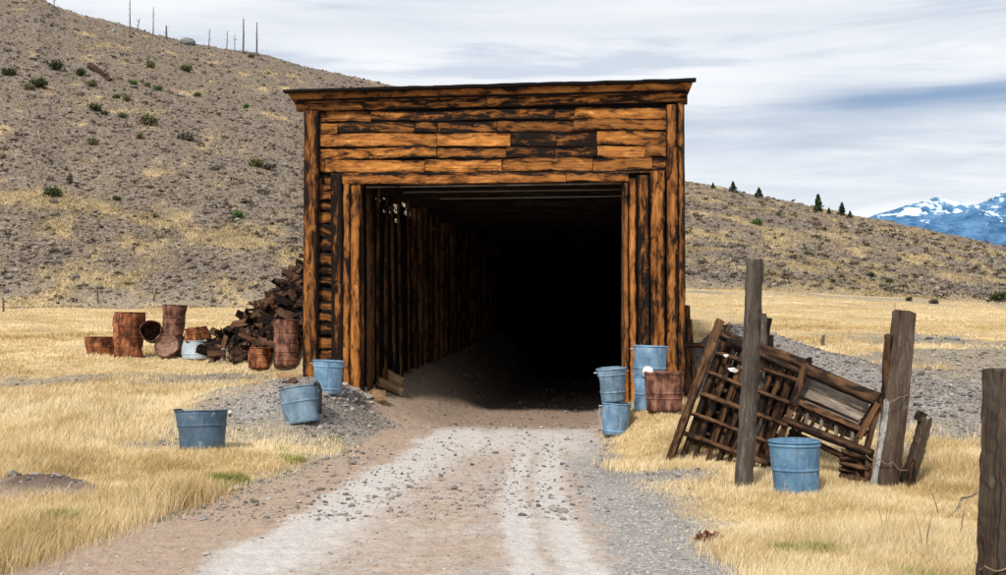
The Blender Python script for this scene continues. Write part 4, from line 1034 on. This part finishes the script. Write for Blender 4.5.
# leftover timbers behind the crib
for (u0,v0,u1,v1,w,y,lab) in [(757,352,769,318,.11,15.9,'dark bent stick poking up behind the crib'),(768,348,771,335,.10,15.9,'short dark stick poking up beside the bent one')]:
    a=W(u0,v0,y); mb=MB(); mb.board((0,0,-.6),W(u1,v1,y)-a,w,w,(0,-1,0),.3,seg=6,round_=True,rough=.015); o=mb.build('stick',M['crib']); o.location=a; tag(o,lab,'stick')

# ---------------------------------------------------------------- debris at the left foot of the portal
def piece(u0,v0,u1,v1,w,t,dz,mat,name,label,cat,round_=False,tone=.6,yo=0):
    g = G((u0+u1)/2,(v0+v1)/2+dz); y=g.y+yo; a=W(u0,v0,y); b_=W(u1,v1,y+.1); mb=MB()
    mb.board((0,0,0),b_-a,w,t,(0,-1,.4),tone,seg=8,round_=round_,rough=.012,ragged=.02); o=mb.build(name,M[mat]); o.location=a; tag(o,label,cat)
piece(378,373,402,382,.25,.25,6,'pale','split_log','pale round log, upper of two, on the bank inside the left posts','log',True,.75,-.2)
piece(377,382,402,392,.18,.13,4,'pale','split_log','split plank lying under the pale round log inside the left posts','log',False,.6,-.2)
piece(363,375,377,377,.24,.2,8,'pale','wood_block','grey-brown wood block between the left jamb and the pale log','wood block',False,.5)
piece(368,371,369,388,.08,.08,2,'pale','wood_block','upright short stake by the wood block at the left jamb','stake',False,.6)
piece(371,396,384,397,.25,.2,5,'pale','wood_block','square pale block lying on the stones below the logs','wood block',False,.8)
piece(279,379,301,374,.18,.15,3,'pale','split_log','brown log end behind the tilted blue-grey tub','log',True,.5,.2)
piece(283,384,296,382,.14,.12,2,'rubble','split_log','dark broken log under the brown log end behind the tub','log',True,.5,.1)
for (u,v) in [(366,470-20),(657,501)]:
    pass
# dark reddish plant on the right verge
p = G(711,541); V_=leaves(0,0,.03,.14,.10,.05,160,.05,seed=5); o=leafobj('red_plant',[V_],foliage('red_brown_leaf',(.05,.015,.01),(.12,.035,.02),(.2,.07,.035))); o.location=p; tag(o,'low reddish brown plant on the gravel verge right of the road','plant')
# tall dead stems in the right foreground
for (u,v) in [(925,560),(960,540),(885,545),(940,530)]:
    p=G(u,v); mb=MB()
    for j in range(3):
        a=random.uniform(0,6.28); mb.tube([(0,0,-.02),(math.cos(a)*.03,math.sin(a)*.03,.2),(math.cos(a)*.09,math.sin(a)*.09,random.uniform(.3,.45))],[.003,.0025,.0015],5)
    o=mb.build('weed_stalk',M['wire']); o.location=p; tag(o,'thin dry brown weed stalk in the right foreground grass','weed','dry weed stalks in the right foreground')

# ---------------------------------------------------------------- light, sky, camera
SE, SAZ = R(41), R(203)   # sun above, behind the camera and to the left
w = bpy.data.worlds.new("World"); bpy.context.scene.world = w; w.use_nodes = True
T = w.node_tree; T.nodes.clear()
class WT(NT):
    def __init__(s): s.t = T
N = WT()
out = N.n('ShaderNodeOutputWorld'); 
sky = N.n('ShaderNodeTexSky', sky_type='NISHITA', sun_disc=False, sun_elevation=SE, sun_rotation=SAZ)
d = N.n('ShaderNodeTexCoord').outputs['Generated']; s3 = N.sep(d)
zc = N.math('ADD', N.math('MAXIMUM', s3[2], 0.0), .09)
cv = N.comb(N.math('DIVIDE', s3[0], zc), N.math('DIVIDE', s3[1], zc), 0.0)
cv2 = N.comb(N.math('MULTIPLY', N.math('DIVIDE', s3[0], zc), .55), N.math('DIVIDE', s3[1], zc), 3.0)
n1 = N.noise(cv2, .75, 7, .52, .35); n2 = N.noise(cv2, 2.3, 6, .6, .3)
cl = N.math('ADD', N.math('MULTIPLY', n1, .72), N.math('MULTIPLY', n2, .28))
ccol = N.ramp(cl, [(.36,(.52,.59,.69)),(.44,(.69,.735,.81)),(.50,(.82,.85,.895)),(.58,(.93,.94,.955))])
st = N.noise(N.comb(N.math('MULTIPLY',N.math('DIVIDE', s3[0], N.math('MAXIMUM', N.math('ABSOLUTE',s3[1]), .05)),2.2), N.math('MULTIPLY',s3[2],26), s3[1]), 1.0, 6, .58, .5)
ccol = N.mix(N.math('MULTIPLY',N.step(st,.51,.38),.8), ccol, (.56,.63,.74))
ccol = N.mix(N.math('MULTIPLY',N.step(st,.53,.62),.6), ccol, (.93,.94,.955))
# a darker blue-grey cloud bank right of the shed
az = N.math('DIVIDE', s3[0], N.math('MAXIMUM', s3[1], .05)); el = N.math('DIVIDE', s3[2], N.math('MAXIMUM', s3[1], .05))
ew = N.math('ADD', el, N.math('MULTIPLY', N.math('SUBTRACT', st, .5), .05))
ec = N.math('SUBTRACT', ew, N.math('ADD', .172, N.math('MULTIPLY', az, .055)))
def bell(x, c, wd): 
    q = N.math('DIVIDE', N.math('SUBTRACT', x, c), wd); return N.math('EXPONENT', N.math('MULTIPLY', N.math('MULTIPLY', q, q), -1.0))
bank = N.math('MULTIPLY', N.math('MULTIPLY', bell(ec, 0.006, .0165), N.step(az, .17, .33)), .9)
ccol = N.mix(bank, ccol, (.22,.34,.53))
bank2 = N.math('MULTIPLY', N.math('MULTIPLY', bell(ew, .262, .016), bell(az, .05, .5)), .32)
ccol = N.mix(bank2, ccol, (.52,.58,.68))
ccol = N.mix(N.math('MULTIPLY', bell(el, .095, .035), .45), ccol, (.88,.90,.925))
bgs = N.n('ShaderNodeBackground'); T.links.new(sky.outputs[0], bgs.inputs[0]); bgs.inputs[1].default_value = .06
bgc = N.n('ShaderNodeBackground'); T.links.new(ccol, bgc.inputs[0]); bgc.inputs[1].default_value = 1.14
mx = N.n('ShaderNodeMixShader'); mx.inputs[0].default_value = .90
T.links.new(bgs.outputs[0], mx.inputs[1]); T.links.new(bgc.outputs[0], mx.inputs[2]); T.links.new(mx.outputs[0], out.inputs[0])
sun = bpy.data.lights.new('sun','SUN'); sun.energy = 3.5; sun.angle = R(6); sun.color = (1,.95,.87)
so = bpy.data.objects.new('sun', sun); C.objects.link(so)
dirs = Vector((math.sin(SAZ)*math.cos(SE), math.cos(SAZ)*math.cos(SE), math.sin(SE)))
so.rotation_euler = dirs.to_track_quat('Z','Y').to_euler()
cam = bpy.data.cameras.new('camera'); cam.sensor_width = 36; cam.lens = F/1006*36; cam.shift_y = (HY-287.5)/1006; cam.clip_end = 30000; cam.clip_start=.1
co_ = bpy.data.objects.new('camera', cam); C.objects.link(co_); co_.location = (0,0,CAMZ); co_.rotation_euler = (R(90),0,0)
sc = bpy.context.scene; sc.camera = co_
sc.view_settings.view_transform='Standard'; sc.view_settings.look='None'; sc.view_settings.exposure=0
sc.cycles.max_bounces = 5; sc.cycles.diffuse_bounces = 2; sc.cycles.glossy_bounces = 2
